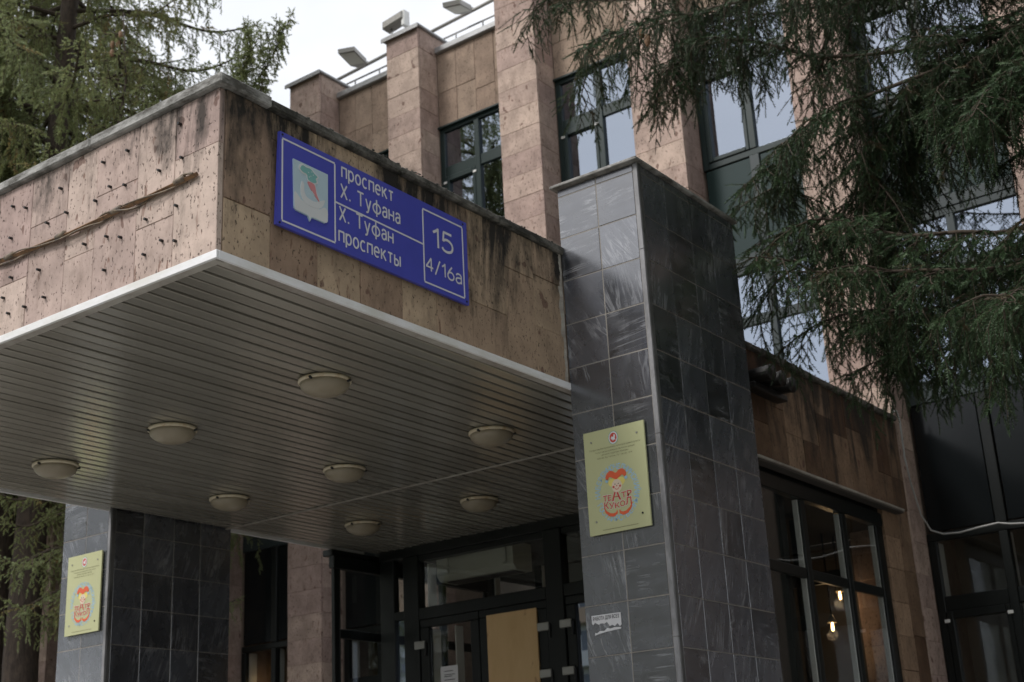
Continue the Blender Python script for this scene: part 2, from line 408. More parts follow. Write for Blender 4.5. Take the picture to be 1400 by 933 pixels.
def text_geo(body, bold=0.0):
    cu = bpy.data.curves.new('t', 'FONT'); cu.body = body; cu.size = 1; cu.extrude = 0; cu.offset = bold; cu.resolution_u = 3
    o = bpy.data.objects.new('t', cu); COL.objects.link(o)
    bpy.context.view_layer.update()
    me = o.to_mesh(); v = np.array([tuple(x.co) for x in me.vertices]); f = [list(p.vertices) for p in me.polygons]
    o.to_mesh_clear(); bpy.data.objects.remove(o); bpy.data.curves.remove(cu)
    return v, f
def text(name, body, a0, b0, a1, b1, d, fr, mat, parent, bold=0.0, warp=None):
    """lettering filling the rectangle a0..a1 x b0..b1 on the sign"""
    v, f = text_geo(body, bold)
    mn, mx_ = v.min(0), v.max(0)
    V = []
    for p in v:
        a = a0 + (p[0]-mn[0])/(mx_[0]-mn[0])*(a1-a0); b = b0 + (p[1]-mn[1])/(mx_[1]-mn[1])*(b1-b0)
        if warp: a, b = warp(a, b)
        V.append(tuple(fr.p(a, b, d)))
    return mesh_obj(name, V, f, mat, parent)

# ------------------------------------------------------------------ setting: ground
g = mesh_obj('ground', [(-600, -600, -1.6), (600, -600, -1.6), (600, 600, -1.6), (-600, 600, -1.6)], [[0, 1, 2, 3]], M_GRASS); tag(g, kind='structure')
g = mesh_obj('pavement', [(-24, -6, -1.596), (8, -6, -1.596), (8, 11.9, -1.596), (-24, 11.9, -1.596)], [[0, 1, 2, 3]], M_ASPH); tag(g, kind='structure')
g = mesh_obj('road', [(-200, -22, -1.596), (200, -22, -1.596), (200, -14, -1.596), (-200, -14, -1.596)], [[0, 1, 2, 3]], plain('asphalt', (.05, .05, .05), .9)); tag(g, kind='structure')

# ------------------------------------------------------------------ main facade
bld = empty('theatre_building', (-7, 13, -1.6), 'long pink tuff theatre facade with tall pilasters, dark green windows and spandrels behind the entrance', 'building')
YF, YR = 11.99, 12.37
PIL = [(-19.4, -18.83), (-17.62, -17.05), (-15.83, -15.26), (-14.04, -13.47), (-12.25, -11.68), (-10.46, -9.92), (-8.68, -8.105), (-6.85, -6.24), (-4.955, -4.377), (-2.945, -2.37), (-1.0, -.42), (.95, 1.53), (2.9, 3.48)]
TOPP = 9.86
box('wall_core', -19.45, 3.5, YR+.75, YR+8, -1.6, 9.55, M_CORE, bld, .01)
for i, (a, b) in enumerate(PIL):
    z0 = 3.30 if -9 < a < -4 else -1.6
    if i == 8: z0 = -1.6
    pr = box('pilaster', a+.005, b-.0065, YF+.006, YR+.9 if i else YR+.3, z0, TOPP-.01, M_MORT, bld, .001)
    far = a < -12.5 or a > -2
    crs = .293
    z = TOPP
    k = 0
    while z > z0 + .02:
        zb = max(z - crs, z0)
        j = random.uniform(-.0025, .0035)
        box('stone_block', a, b-.0015, YF-.0+j, YF+.035+j, zb+.0016, z, M_PIL, pr, .003)
        j = random.uniform(-.002, .003)
        if z > 9.6 or True:
            yb = YR+.32 if z > 9.66 else YR-.004
            box('stone_block', b-.032+j, b+j, YF+.038, yb, zb+.0016, z, M_PIL, pr, .003)
            if z > 9.66: box('stone_block', a-j, a+.032-j, YF+.038, YR+.32, zb+.0016, z, M_PIL, pr, .003)
        z -= crs; k += 1
    cp_ = box('pilaster_cap', a-.045, b+.04, YF-.05, YR+.36, TOPP+.002, TOPP+.035, M_CAPM, bld, .006)
    box('drip_edge', a-.05, b+.045, YF-.056, YF-.042, TOPP-.035, TOPP+.02, M_CAPM, cp_, .002)

def window(x0, x1, z0, z1, yg, rows, split, par, fm=M_FRAME, gm=M_GLM, fw_=.075, sash_left=True, depth=.08):
    """framed window in the plane y = yg: outer frame, mullion at split, rows = transom (bottom, top) pairs"""
    wnd = box('window', x0, x1, yg-.02, yg+.05, z1-fw_, z1, fm, par, .006)             # head
    P = lambda nm, a, b, c_, d, y0=yg-.02, y1=yg+.05, mt=fm: box(nm, a, b, y0, y1, c_, d, mt, wnd, .006)
    P('jamb', x0, x0+fw_, z0, z1-fw_-.001); P('jamb', x1-fw_, x1, z0, z1-fw_-.001)
    P('sill_rail', x0+fw_+.001, x1-fw_-.001, z0, z0+fw_)
    cols = [x0+fw_] + [q for s_ in split for q in (s_-.04, s_+.04)] + [x1-fw_]
    for s_ in split:
        P('mullion', s_-.04, s_+.04, z0+fw_+.001, z1-fw_-.001, yg-.03, yg+.06)
        P('inner_mullion', s_-.035, s_+.035, z0+fw_+.001, z1-fw_-.001, yg+.062, yg+.062+depth, M_PVC)
    P('inner_jamb', x0+.01, x0+fw_-.005, z0, z1-fw_, yg+.052, yg+.05+depth+.06, M_PVC)
    rz = [z0+fw_] + [q for r in rows for q in r] + [z1-fw_]
    for ci in range(0, len(cols), 2):
        for (rb, rt_) in rows: P('transom', cols[ci]+.001, cols[ci+1]-.001, rb, rt_, yg-.016, yg+.045)
        for ri in range(0, len(rz), 2):
            a, b, c_, d = cols[ci], cols[ci+1], rz[ri], rz[ri+1]
            if d - c_ < .03: continue
            if sash_left and ci == 0 and ri == len(rz)-4:       # opening sash
                P('sash', a+.001, a+.06, c_+.001, d-.001, yg-.035, yg+.03); P('sash', b-.045, b-.001, c_+.001, d-.001, yg-.035, yg+.03)
                P('sash', a+.062, b-.047, d-.07, d-.001, yg-.035, yg+.03); P('sash', a+.062, b-.047, c_+.001, c_+.05, yg-.035, yg+.03)
                P('hinge', a-.02, a+.03, d-.10, d-.07, yg-.045, yg-.036, M_PVC)
                P('hinge', b-.03, b+.02, d-.09, d-.06, yg-.045, yg-.036, M_PVC)
            q = 1.0
            P('pane', a, b, c_, d, yg+.008+.0005*ri, yg+.014+.0005*ri, gm)
    return wnd

def panels(x0, x1, z0, z1, n, mat, par, rows):
    wd = (x1-x0)/n
    for i in range(n):
        zs = [z0] + rows[i % len(rows)] + [z1]
        for a, b in zip(zs[:-1], zs[1:]):
            j = random.uniform(0, .006)
            box('stone_panel', x0+i*wd+.002, x0+(i+1)*wd-.002, YR-.0-j, YR+.03-j, a+.002, b-.002, mat, par, .003)

for i in range(len(PIL)-1):
    x0, x1 = PIL[i][1]+.004, PIL[i+1][0]-.004
    vis = -12.5 < x0 < 0
    # parapet wall
    box('parapet_wall', x0-.02, x1+.02, YR+.032, YR+.7, 8.50, 9.60, M_MORT, bld, .003)
    panels(x0, x1, 8.522, 9.60, 4 if vis else 3, M_WALL, bld, [[9.02], [9.02], [8.86], [9.02]])
    cp_ = box('parapet_coping', x0+.002, x1-.002, YR-.06, YR+.75, 9.602, 9.69, M_CAPM, bld, .01)
    xm = (x0+x1)/2 - .02
    # side reveals and dim rooms behind
    box('window_reveal', x0-.01, x0+.05, YR+.15, YR+.7, 3.4, 8.50, M_REV, bld, .004)
    box('window_reveal', x1-.05, x1+.01, YR+.15, YR+.7, 3.4, 8.50, M_REV, bld, .004)
    # top storey window
    window(x0, x1, 6.66, 8.518, YR+.02, [(7.80, 7.945)], [xm], bld)
    box('lintel_bar', x0, x1, YR-.045, YR-.001, 8.49, 8.518, M_FRAME, bld, .004)
    # spandrel
    m1 = M_FRAMEL
    for a, b in ((x0+.02, xm-.06), (xm+.06, x1-.02)):
        box('spandrel_panel', a+.002, b-.002, YR+.012, YR+.03, 5.562, 6.648, M_SPAN, bld, .003)
    box('spandrel_rail', x0, x1, YR-.008, YR+.04, 5.43, 5.56, m1, bld, .006)
    box('spandrel_mullion', xm-.058, xm+.058, YR-.012, YR+.04, 5.561, 6.659, m1, bld, .006)
    # middle storey window
    window(x0, x1, 3.70, 5.428, YR+.02, [(4.775, 4.885)], [xm], bld, fm=M_FRAMEL, sash_left=False)
    box('spandrel_rail', x0, x1, YR-.008, YR+.04, 3.56, 3.699, M_FRAMEL if x0 > -5 else m1, bld, .006)
    if x1 < -8.7 or x0 > -4.5:
        for a, b in ((x0+.02, xm-.06), (xm+.06, x1-.02)):
            box('spandrel_panel', a+.002, b-.002, YR+.012, YR+.03, 2.36, 3.558, M_SPANB, bld, .003)
        box('spandrel_mullion', xm-.05, xm+.05, YR-.008, YR+.04, 2.345, 3.559, M_FRAMEB, bld, .006)
        window(x0, x1, -.45, 2.343, YR+.02, [(1.63, 1.765)], [xm], bld, fm=M_FRAMEB, gm=M_GLC, sash_left=True)
        box('plinth_panel', x0, x1, YR-.02, YR+.2, -1.6, -.452, M_WALL, bld, .006)
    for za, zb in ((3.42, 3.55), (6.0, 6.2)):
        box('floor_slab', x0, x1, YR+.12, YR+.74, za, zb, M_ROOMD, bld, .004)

# ------------------------------------------------------------------ entrance canopy and its stone fascia
XR, XL, YA = -4.377, -8.70, 3.836
ZS, ZT = 2.5, 3.335
can = empty('entrance_canopy', (-6.5, 6, 2.5), 'flat entrance canopy clad in stained tuff with a slatted metal soffit', 'canopy')
box('roof_slab', XL+.04, XR-.0055, YA+.0065, YF-.01, 2.62, 3.33, M_MORT, can, .001)
def fascia_cols(a0, wds, put, joints):
    a = a0
    for i, wd in enumerate(wds):
        zs = [ZS+.003] + joints[i % len(joints)] + [ZT]
        for z0, z1 in zip(zs[:-1], zs[1:]): put(a+.0009, a+wd-.0009, z0+.0008, z1-.0008)
        a += wd
wds = [.302, .272, .319, .236, .305, .29, .30, .28, .31, .29, .30, .285, .30, .30]
tot = 0; wf = []
for q in wds:
    if tot + q > XR - XL - .004: wf.append(XR-XL-.004-tot); break
    wf.append(q); tot += q
def putf(a, b, z0, z1):
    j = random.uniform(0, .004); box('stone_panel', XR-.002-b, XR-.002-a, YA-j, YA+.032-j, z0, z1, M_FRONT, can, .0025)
fascia_cols(0, wf, putf, [[3.05], [2.772], [3.05], [2.776], [2.52+.53], [2.784], [3.05], [2.90], [2.772]])
wsd = [.290, .314, .305, .319, .28, .31, .33, .28, .31] + [.30]*18
jts = [[2.778], [3.19], [2.778], [3.05], [2.778, 3.09], [3.05], [2.778], [3.085], [2.79, 3.12], [2.95]]
a = YA+.034
for i, wd in enumerate(wsd):
    if a + wd > YF: wd = YF - a
    if wd < .05: break
    zs = [ZS+.003] + (jts[i] if i < len(jts) else [random.choice([2.78, 2.95, 3.06])]) + [ZT]
    for z0, z1 in zip(zs[:-1], zs[1:]):
        j = random.uniform(0, .006)
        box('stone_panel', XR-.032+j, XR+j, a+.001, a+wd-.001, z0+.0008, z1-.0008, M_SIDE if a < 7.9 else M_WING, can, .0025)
    a += wd
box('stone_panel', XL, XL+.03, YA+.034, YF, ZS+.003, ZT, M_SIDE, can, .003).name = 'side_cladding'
# coping: uneven weathered slabs
x = XR+.035
while x > XL:
    L = random.uniform(.75, 1.05); x2 = max(x-L, XL-.03)
    box('coping_slab', x2+.003, x, YA-.035+random.uniform(-.004, .004), YA+.30, ZT+.002, ZT+.058+random.uniform(-.003, .004), M_COPE, can, .008); x = x2
y = YA+.302
while y < YF-.06:
    L = random.uniform(.7, 1.0); y2 = min(y+L, YF-.02)
    o = box('coping_slab', XR-.28, XR+.03+random.uniform(-.004, .004), y, y2-.003, ZT+.003, ZT+.050+random.uniform(-.004, .006), M_COPED, can, .010); y = y2
# moss crust, lumps along the side coping
V = []; F = []
for k in range(900):
    yy = random.uniform(YA-.02, 11.6); r = random.uniform(.003, .009); xx = XR + random.uniform(-.04, .03); zz = ZT+.048+random.uniform(-.004, .008)
    n0 = len(V)
    for d in ((1, 0, 0), (0, 1.6, 0), (-1, 0, 0), (0, -1.6, 0), (0, 0, .8), (0, 0, -.8)): V.append((xx+d[0]*r, yy+d[1]*r, zz+d[2]*r))
    for t in ((0, 1, 4), (1, 2, 4), (2, 3, 4), (3, 0, 4), (1, 0, 5), (2, 1, 5), (3, 2, 5), (0, 3, 5)): F.append([n0+q for q in t])
tag(mesh_obj('moss_crust', V, F, M_COPED, can), kind='stuff')
# white edge trim
box('edge_trim', XL-.01, XR+.014, YA-.014, YA+.002, ZS-.040, ZS+.001, M_WHITE, can, .002)
box('edge_trim', XR-.002, XR+.014, YA+.003, YF-.30, ZS-.040, ZS+.001, M_WHITE, can, .002)
box('edge_trim', XL-.012, XL+.004, YA+.003, 9.5, ZS-.040, ZS+.001, M_WHITE, can, .002)
box('trim_return', XL+.005, XR-.02, YA+.003, YA+.055, ZS-.036, ZS-.026, M_TRIM2, can, .002)
box('trim_return', XR-.058, XR-.0035, YA+.056, YF-.32, ZS-.036, ZS-.026, M_TRIM2, can, .002)
# slats
box('slat_carrier', XL+.03, XR-.03, YA+.05, 9.62, ZS+.030, ZS+.115, M_BLACK, can, .002)
SP = .0953
def slat(x0, y0, y1, z):
    key = ('slat', round(y1-y0, 3))
    if key not in SHARE:
        L = (y1-y0)/2; w_ = SP-.020
        prof = [(-w_/2, .018), (-w_/2, .004), (-w_/2+.004, 0), (w_/2-.004, 0), (w_/2, .004), (w_/2, .018)]
        V = [(p[0], -L, p[1]) for p in prof] + [(p[0], L, p[1]) for p in prof]
        F = [[i, i+1, i+7, i+6][::-1] for i in range(5)]
        me = bpy.data.meshes.new('slat'); me.from_pydata(V, [], F); me.materials.append(M_SLAT); SHARE[key] = me
    link(bpy.data.objects.new('soffit_slat', SHARE[key]), can, (x0, (y0+y1)/2, z + E))
x = -4.558 + SP + SP/2; k = 0
while x > XL + .05:
    if x < XR-.05:
        slat(x, YA+.05, 7.775, ZS-.024 + random.uniform(-.002, .002)); slat(x, 7.795, 9.60, ZS-.024 + random.uniform(-.002, .002))
    x -= SP
box('soffit_seam', XL+.02, XR-.06, 7.770, 7.800, ZS-.030, ZS-.0255, M_TRIM2, can, .001)
# pegs left from an old sign on the front fascia
pegs = [(-5.033, 3.226), (-5.22, 3.226), (-4.626, 3.047), (-4.785, 3.033), (-5.157, 3.071), (-5.042, 3.042), (-5.562, 3.195), (-5.267, 3.03), (-5.971, 3.224), (-5.855, 3.179), (-5.501, 3.04), (-4.653, 2.807), (-5.658, 3.031), (-4.87, 2.805), (-5.97, 3.041), (-5.337, 2.817), (-5.163, 2.805), (-5.057, 2.769), (-4.75, 2.659), (-4.653, 2.628), (-4.873, 2.624), (-5.705, 2.786), (-5.167, 2.629), (-5.941, 2.81), (-5.643, 2.619), (-5.997, 2.712), (-5.804, 2.611), (-5.94, 2.611), (-4.65, 3.235), (-6.2, 3.2), (-6.15, 2.8), (-6.4, 3.05), (-6.35, 2.62), (-6.6, 3.2), (-6.55, 2.85), (-6.9, 3.04), (-7.1, 2.7), (-7.4, 3.2), (-7.7, 2.8), (-8.0, 3.1)]
V, F = tube_geo([(0, .01, 0), (0, -.017, -.001)], [.0078, .0070], 8)
pm = bpy.data.meshes.new('peg'); pm.from_pydata(V, [], F); pm.materials.append(M_DARKM)
for (px, pz) in pegs: link(bpy.data.objects.new('peg', pm), can, (px, YA-.004, pz + E))

# batten with twisted wire
bt = empty('wrapped_batten', (-6, YA-.02, 2.91), 'old wooden batten wrapped in twisted wire across the pegged front fascia', 'batten')
bp = [(-4.507, 2.918), (-4.94, 2.911), (-5.447, 2.906), (-6.067, 2.925), (-6.9, 2.92), (-7.6, 2.915)]
V, F = tube_geo([(a, YA-.018, b) for a, b in bp], [.013]*6, 4)
mesh_obj('wood_strip', V, F, M_BAT, bt)
for ph, rr in ((0, .019), (2.4, .017)):
    P = []
    for i in range(330):
        t = i/329; xx = -4.515 + t*(-7.55+4.515)
        zz = np.interp(-xx, [-a for a, b in bp], [b for a, b in bp]); an = ph + 28*t*(1+.25*math.sin(9*t)) + .6*math.sin(31*t)
        rr2 = rr*(1+.25*math.sin(57*t+ph))
        P.append((xx, YA-.020 - rr2*.75*math.cos(an), zz + rr2*math.sin(an)))
    tube('twisted_wire', P, .0042 if ph else .0055, M_TAPE, bt, 5)
for xx in (-4.62, -5.08, -5.52, -5.95, -6.4, -6.9):
    zz = float(np.interp(-xx, [-a for a, b in bp], [b for a, b in bp]))
    o = tube('tape_wrap', [(xx-.035, YA-.022, zz+.004), (xx+.035, YA-.021, zz+.006)], [.014, .018], M_TAPE, bt, 7)

# ------------------------------------------------------------------ marble pylons
def pylon(x0, label, seed):
    rs = random.Random(seed)
    py = empty('marble_pylon', (x0+.29, 7.2, -1.6), label, 'pylon', 'marble pylons of the entrance')
    x1, y0, y1, ztop = x0+.590, 6.617, 7.84, 3.78
    box('pylon_core', x0+.0012, x1-.0032, y0+.0012, y1-.0012, -1.6, ztop-.002, M_GROUT, py, .002)
    zs = [ztop-.001]
    z = 3.728-.0
    while z > -1.6: zs.append(z); z -= .2853
    zs.append(-1.6)
    for zt, zb in zip(zs[:-1], zs[1:]):
        if zt-zb < .02: continue
        for (a, b) in ((x0, x0+.290), (x0+.290, x1-.028)):
            j = rs.uniform(0, .0018); box('marble_tile', a+.0028, b-.0028, y0-j, y0+.018-j, zb+.0028, zt-.0028, M_MARB, py, .002)
        ys = [y0+.045, y0+.317, y0+.617, y0+.895, y1]
        for a, b in zip(ys[:-1], ys[1:]):
            j = rs.uniform(0, .0018)
            box('marble_tile', x1-.020+j, x1+j, a+.0028, b-.0028, zb+.0028, zt-.0028, M_MARB, py, .002)
            box('marble_tile', x0-j, x0+.018-j, a+.0028, b-.0028, zb+.0028, zt-.0028, M_MARB, py, .002)
    # light corner strip
    zc = ztop-.002
    while zc > -1.6:
        zn = max(zc-rs.choice([.86, 1.14, .57]), -1.6)
        box('corner_strip', x1-.026, x1+.004, y0-.006, y0+.010, zn+.002, zc, M_TRIM2 if rs.random() < .1 else M_CORNER, py, .002)
        box('corner_strip', x1-.012, x1+.0045, y0+.0105, y0+.043, zn+.002, zc, M_CORNER2, py, .002); zc = zn
    box('coping_plate', x0-.03, x1+.025, y0-.045, y1+.04, ztop+.002, ztop+.023, M_COPE, py, .004)
    return py
M_CORNER = streaky('pale_corner_strip', (.13, .13, .135), (.26, .26, .27), (10, 10, 3), .5, bmp=0)
M_CORNER2 = streaky('dark_corner_strip', (.05, .05, .05), (.11, .11, .11), (10, 10, 3), .4, bmp=0)
pylon(-4.372, 'tall grey marble pylon carrying a yellow plaque, at the right end of the canopy', 3)
pylon(-9.275, 'grey marble pylon half hidden under the far left end of the canopy', 5)

# mortar smear where the fascia meets the right pylon
V = []; F = []
for k in range(46):
    z = ZS-.02 + k*(ZT-ZS+.04)/45; wv = .010+.004*math.sin(k*.8)+random.uniform(0, .007)
    V += [(XR+.003, 6.6165-.001, z), (XR+.010, 6.612-wv, z), (XR+.001, 6.59-wv*1.5, z)]
for k in range(45):
    q = k*3; F += [[q, q+1, q+4, q+3], [q+1, q+2, q+5, q+4]]
mesh_obj('mortar_smear', V, F, M_TRIM2, can)

# ------------------------------------------------------------------ glazed vestibule
ves = empty('glazed_vestibule', (-6.5, 10, -.56), 'glazed entrance vestibule with black framed doors and side windows under the canopy', 'vestibule')
YD = 9.63; FL = -.56
box('vestibule_floor', XL, XR, 7.9, YF, FL-.15, FL, M_STEP, ves, .01)
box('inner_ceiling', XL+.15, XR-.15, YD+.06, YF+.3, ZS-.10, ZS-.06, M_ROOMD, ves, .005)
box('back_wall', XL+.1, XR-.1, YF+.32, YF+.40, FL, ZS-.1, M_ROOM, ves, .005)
def fr(nm, x0, x1, z0, z1, y0=YD-.03, y1=YD+.05, mt=None, par=None): return box(nm, x0, x1, y0, y1, z0, z1, mt or M_FRAMEB, par or ves, .006)
ds = box('door_screen', -8.60, -4.50, YD-.04, YD+.06, 2.385, ZS+.02, M_FRAMEB, ves, .006)
fr('post', -8.60, -8.43, FL, 2.384, par=ds)
for a, b in ((-8.30, -8.125), (-6.715, -6.535), (-5.12, -4.94), (-4.62, -4.50)): fr('post', a, b, FL, 2.384, YD-.05, YD+.06, par=ds)
def inner(x, z0, z1, w_=.02): box('white_reveal', x, x+w_, YD+.062, YD+.17, z0, z1, M_PVC, ds, .003)
for (a, b) in ((-8.429, -8.301), (-4.939, -4.621)):
    fr('transom', a, b, 1.83, 1.905, par=ds); fr('pane', a, b, 1.906, 2.384, YD+.005, YD+.011, M_GLC, ds); fr('pane', a, b, FL, 1.829, YD+.006, YD+.012, M_GLM if a < -8 else M_GLC, ds)
for (a, b, ply) in ((-8.124, -6.716, True), (-6.534, -5.121, False)):
    fr('transom', a, b, 1.80, 1.905, YD-.045, YD+.055, par=ds)
    fr('transom', a, b, 2.33, 2.3845, par=ds)
    fr('pane', a, b, 1.906, 2.329, YD+.005, YD+.011, M_GLC, ds)
    mid = (a+b)/2 + (-.03 if ply else 0)
    for (p, q) in ((a+.004, mid-.004), (mid+.004, b-.004)):
        lf = box('door_leaf', p, q, YD-.035, YD+.03, 1.728, 1.798, M_FRAMEB, ves, .006)
        for (u, v) in ((p, p+.095), (q-.095, q)): fr('stile', u, v, FL+.02, 1.727, YD-.035, YD+.03, par=lf)
        fr('bottom_rail', p+.096, q-.096, FL+.02, FL+.3, YD-.035, YD+.03, par=lf)
        fr('pane', p+.096, q-.096, FL+.301, 1.727, YD-.004, YD+.002, M_GLM if p > -6.6 else M_GLC, lf)
        for xx in ((p+.02) if p < mid-.1 else (q-.02),):
            for zz in (1.575, 1.19, .2):
                h = box('door_hinge', xx-.075, xx+.045, YD-.062, YD-.038, zz-.035, zz+.035, M_BOLT, lf, .006)
                box('hinge_pin', xx+.046, xx+.062, YD-.066, YD-.037, zz-.10, zz+.02, M_DARKM, lf, .004)
        if ply and p > -7.6:
            box('plywood_board', p+.092, q-.10, YD-.052, YD-.037, FL+.25, 1.742, M_PLY, lf, .002)['label'] = 'bare plywood board covering the door pane'
        box('pull_handle', (q-.06) if p < mid-.1 else (p+.035), (q-.035) if p < mid-.1 else (p+.06), YD-.09, YD-.066, .35, .75, M_BOLT, lf, .008)
inner(-8.068, FL, 1.72); inner(-7.80, FL, 1.72, .012); inner(-8.10, 1.91, 2.32)
# inner partition
ip = box('inner_partition', XL+.2, XR-.2, 10.9, 10.96, 1.80, 1.90, M_FRAMEB, ves, .005)
for xx in (-8.3, -7.72, -7.05, -6.4, -5.7, -5.0):
    box('partition_post', xx-.04, xx+.04, 10.9, 10.96, FL, 2.38, M_FRAMEB, ip, .005)
    box('partition_edge', xx+.042, xx+.055, 10.91, 10.99, FL, 2.38, M_PVC, ip, .002)
box('inner_wall_panel', -7.5, -6.6, 11.6, 11.65, 1.0, 2.2, M_ROOM, ves, .004)
# side screens (right one in view), plane x = const
def side_screen(X, sgn):
    ys = [(9.03, 9.10), (9.772, 9.842), (10.535, 10.605), (11.245, 11.385)]
    S = box('side_screen', X-.04, X+.03, 9.02, 11.385, 2.285, 2.40, M_FRAMEB, ves, .006)
    box('side_head', X-.12, X+.0, 9.025, 11.39, 2.402, ZS-.041, M_FRAMEB, S, .006)
    o_ = .016*sgn
    for a, b in ys:
        box('mullion', X-.02, X+.02, a, b, FL, 2.284, M_FRAMEB, S, .006)
        if sgn > 0: box('white_reveal', X-.045, X-.001, a-.014, a-.001, FL, 2.28, M_PVC, S, .003)  # white colour stands for light caught on the mullion's inner edge
    for (p, q) in zip(ys[:-1], ys[1:]):
        a, b = p[1]+.001, q[0]-.024
        box('transom', X-.018, X+.018, a, b, 1.665, 1.745, M_FRAMEB, S, .006)
        for (z0, z1) in ((FL+.05, 1.664), (1.746, 2.284)):
            box('pane', X-.003+o_*.6, X+.003+o_*.6, a, b, z0, z1, M_GLC, S, .001)
            box('sash', X-.01, X+.018, a, a+.014, z0, z1, M_FRAMEB, S, .003)
side_screen(XR-.045, 1); side_screen(XL+.045, -1)
lg = box('window_ledge', XR+.016, XR+.075, 8.95, 11.72, ZS-.05, ZS-.028, M_TRIM2, ves, .004)
box('ledge_soffit', XR-.02, XR+.070, 8.95, 11.70, ZS-.068, ZS-.0505, M_ROOM, ves, .004)
# pier at the end of the side windows and stone beside them
z = ZS+.0; 
while z > -1.6:
    zb = max(z-.285, -1.6); j = random.uniform(0, .006)
    box('pier_block', XR-.08+j, XR-.006+j, 11.39, 11.71, zb+.003, z, M_WING, ves, .003)
    z = zb if zb > -1.6 else -2
z = ZS
while z > -1.6:
    zb = max(z-.56, -1.6); j = random.uniform(0, .004)
    box('pier_block', XR-.08+j, XR-.004+j, 11.714, YF-.004, zb+.003, z, M_WING, ves, .003)
    z = zb if zb > -1.6 else -2
box('side_wall', XR-.08, XR-.01, 7.85, 9.015, -1.6, ZS-.05, M_WING, ves, .004)
box('side_wall', XR-.08, XR-.01, 9.02, 11.388, -1.6, FL, M_WING, ves, .004)
box('side_wall', XL+.01, XL+.08, 9.02, 11.388, -1.6, FL, M_WING, ves, .004)
# interior lit lamps
for (xx, yy, zz, lab) in ((-5.1, 11.94, 1.83, 'lit warm glass lamp glimpsed through the middle side window of the vestibule'), (-5.1, 11.69, 1.53, 'lower lit warm lamp glimpsed through the vestibule side window'), (-13.2, 12.72, 1.95, 'warm lamp glowing inside the dark window left of the pink column')):
    t = empty('interior_lamp', (xx, yy, zz), lab, 'lamp', 'lit lamps inside the building')
    lathe('lamp_shade', xx, yy, [(.012, zz+.12), (.035, zz+.06), (.040, zz+.045), (.012, zz+.10)], M_LBASE, t, 14)
    lathe('bulb', xx, yy, [(.008, zz+.05), (.012, zz+.02), (.013, zz), (.010, zz-.025)], M_BULB, t, 10)
    pl_ = bpy.data.lights.new('lamp_glow', 'POINT'); pl_.energy = .8 if xx > -8 else .06; pl_.color = (1, .66, .36); pl_.shadow_soft_size = .05
    po_ = bpy.data.objects.new('lamp_glow', pl_); link(po_, t, (xx, yy-.0, zz-.06+E))
    tube('stem', [(xx, yy, zz+.12), (xx, yy, 2.38)], .008, M_DARKM, t)

# entrance steps
st = empty('entrance_steps', (-6.5, 5, -1.6), 'grey granite steps rising to the theatre doors', 'steps')
box('landing', XL+.6, XR-.05, 6.0, 7.9, -1.6, FL-.001, M_STEP, st, .01)
for k in range(5): box('step', XL+.6, XR-.05, 6.0-.32*(k+1), 6.0-.32*k-.001, -1.6, FL-.173*(k+1), M_STEP, st, .01)

# ------------------------------------------------------------------ objects on the entrance
# air curtain behind the transom glass
ac = empty('air_curtain', (-7.5, YD+.2, 2.2), 'cream air curtain heater mounted behind the glass over the doors', 'heater')
V = []; F = []
k_ = 1.03
x0, x1 = -7.83*k_, -6.98*k_
prof = [(YD+.16, 2.50), (YD+.16, 2.29), (YD+.20, 2.245), (YD+.44, 2.245), (YD+.44, 2.50)]
V = [(x0, y, z) for y, z in prof] + [(x1, y, z) for y, z in prof]
F = [[i, i+1, i+6, i+5] for i in range(4)] + [[4, 0, 5, 9], [0, 4, 3, 2, 1], [5, 6, 7, 8, 9]]
ZHEAT = -.09
mesh_obj('casing', [(a, b, c_+ZHEAT) for a, b, c_ in V], F, M_HEAT, ac)
for xx in (x0+.13, x1-.09):
    box('bracket', xx-.022, xx+.022, YD+.13, YD+.158, 2.30+ZHEAT, 2.545+ZHEAT, M_HEAT, ac, .008)
box('outlet_grille', x0+.05, x1-.05, YD+.24, YD+.40, 2.238+ZHEAT, 2.244+ZHEAT, M_DARKM, ac, .002)
nb = empty('paper_notice', (-7.80, YD-.04, 1.2), 'white sheet of paper taped inside the left door pane', 'notice')
F1 = Frame((-7.895, YD-.036, 1.08), (1, 0, 0), (0, -1, 0))
flat('sheet', [(0, 0), (.195, 0), (.195, .282), (0, .282)], 0, .002, F1, M_PAPER, nb)
for i, (a, b) in enumerate(((.235, .10), (.205, .12), (.19, .09), (.16, .12), (.13, .12))):
    flat('print_line', [(.04, a), (.04+b, a), (.04+b, a+.006), (.04, a+.006)], .002, .003, F1, M_INK, nb)

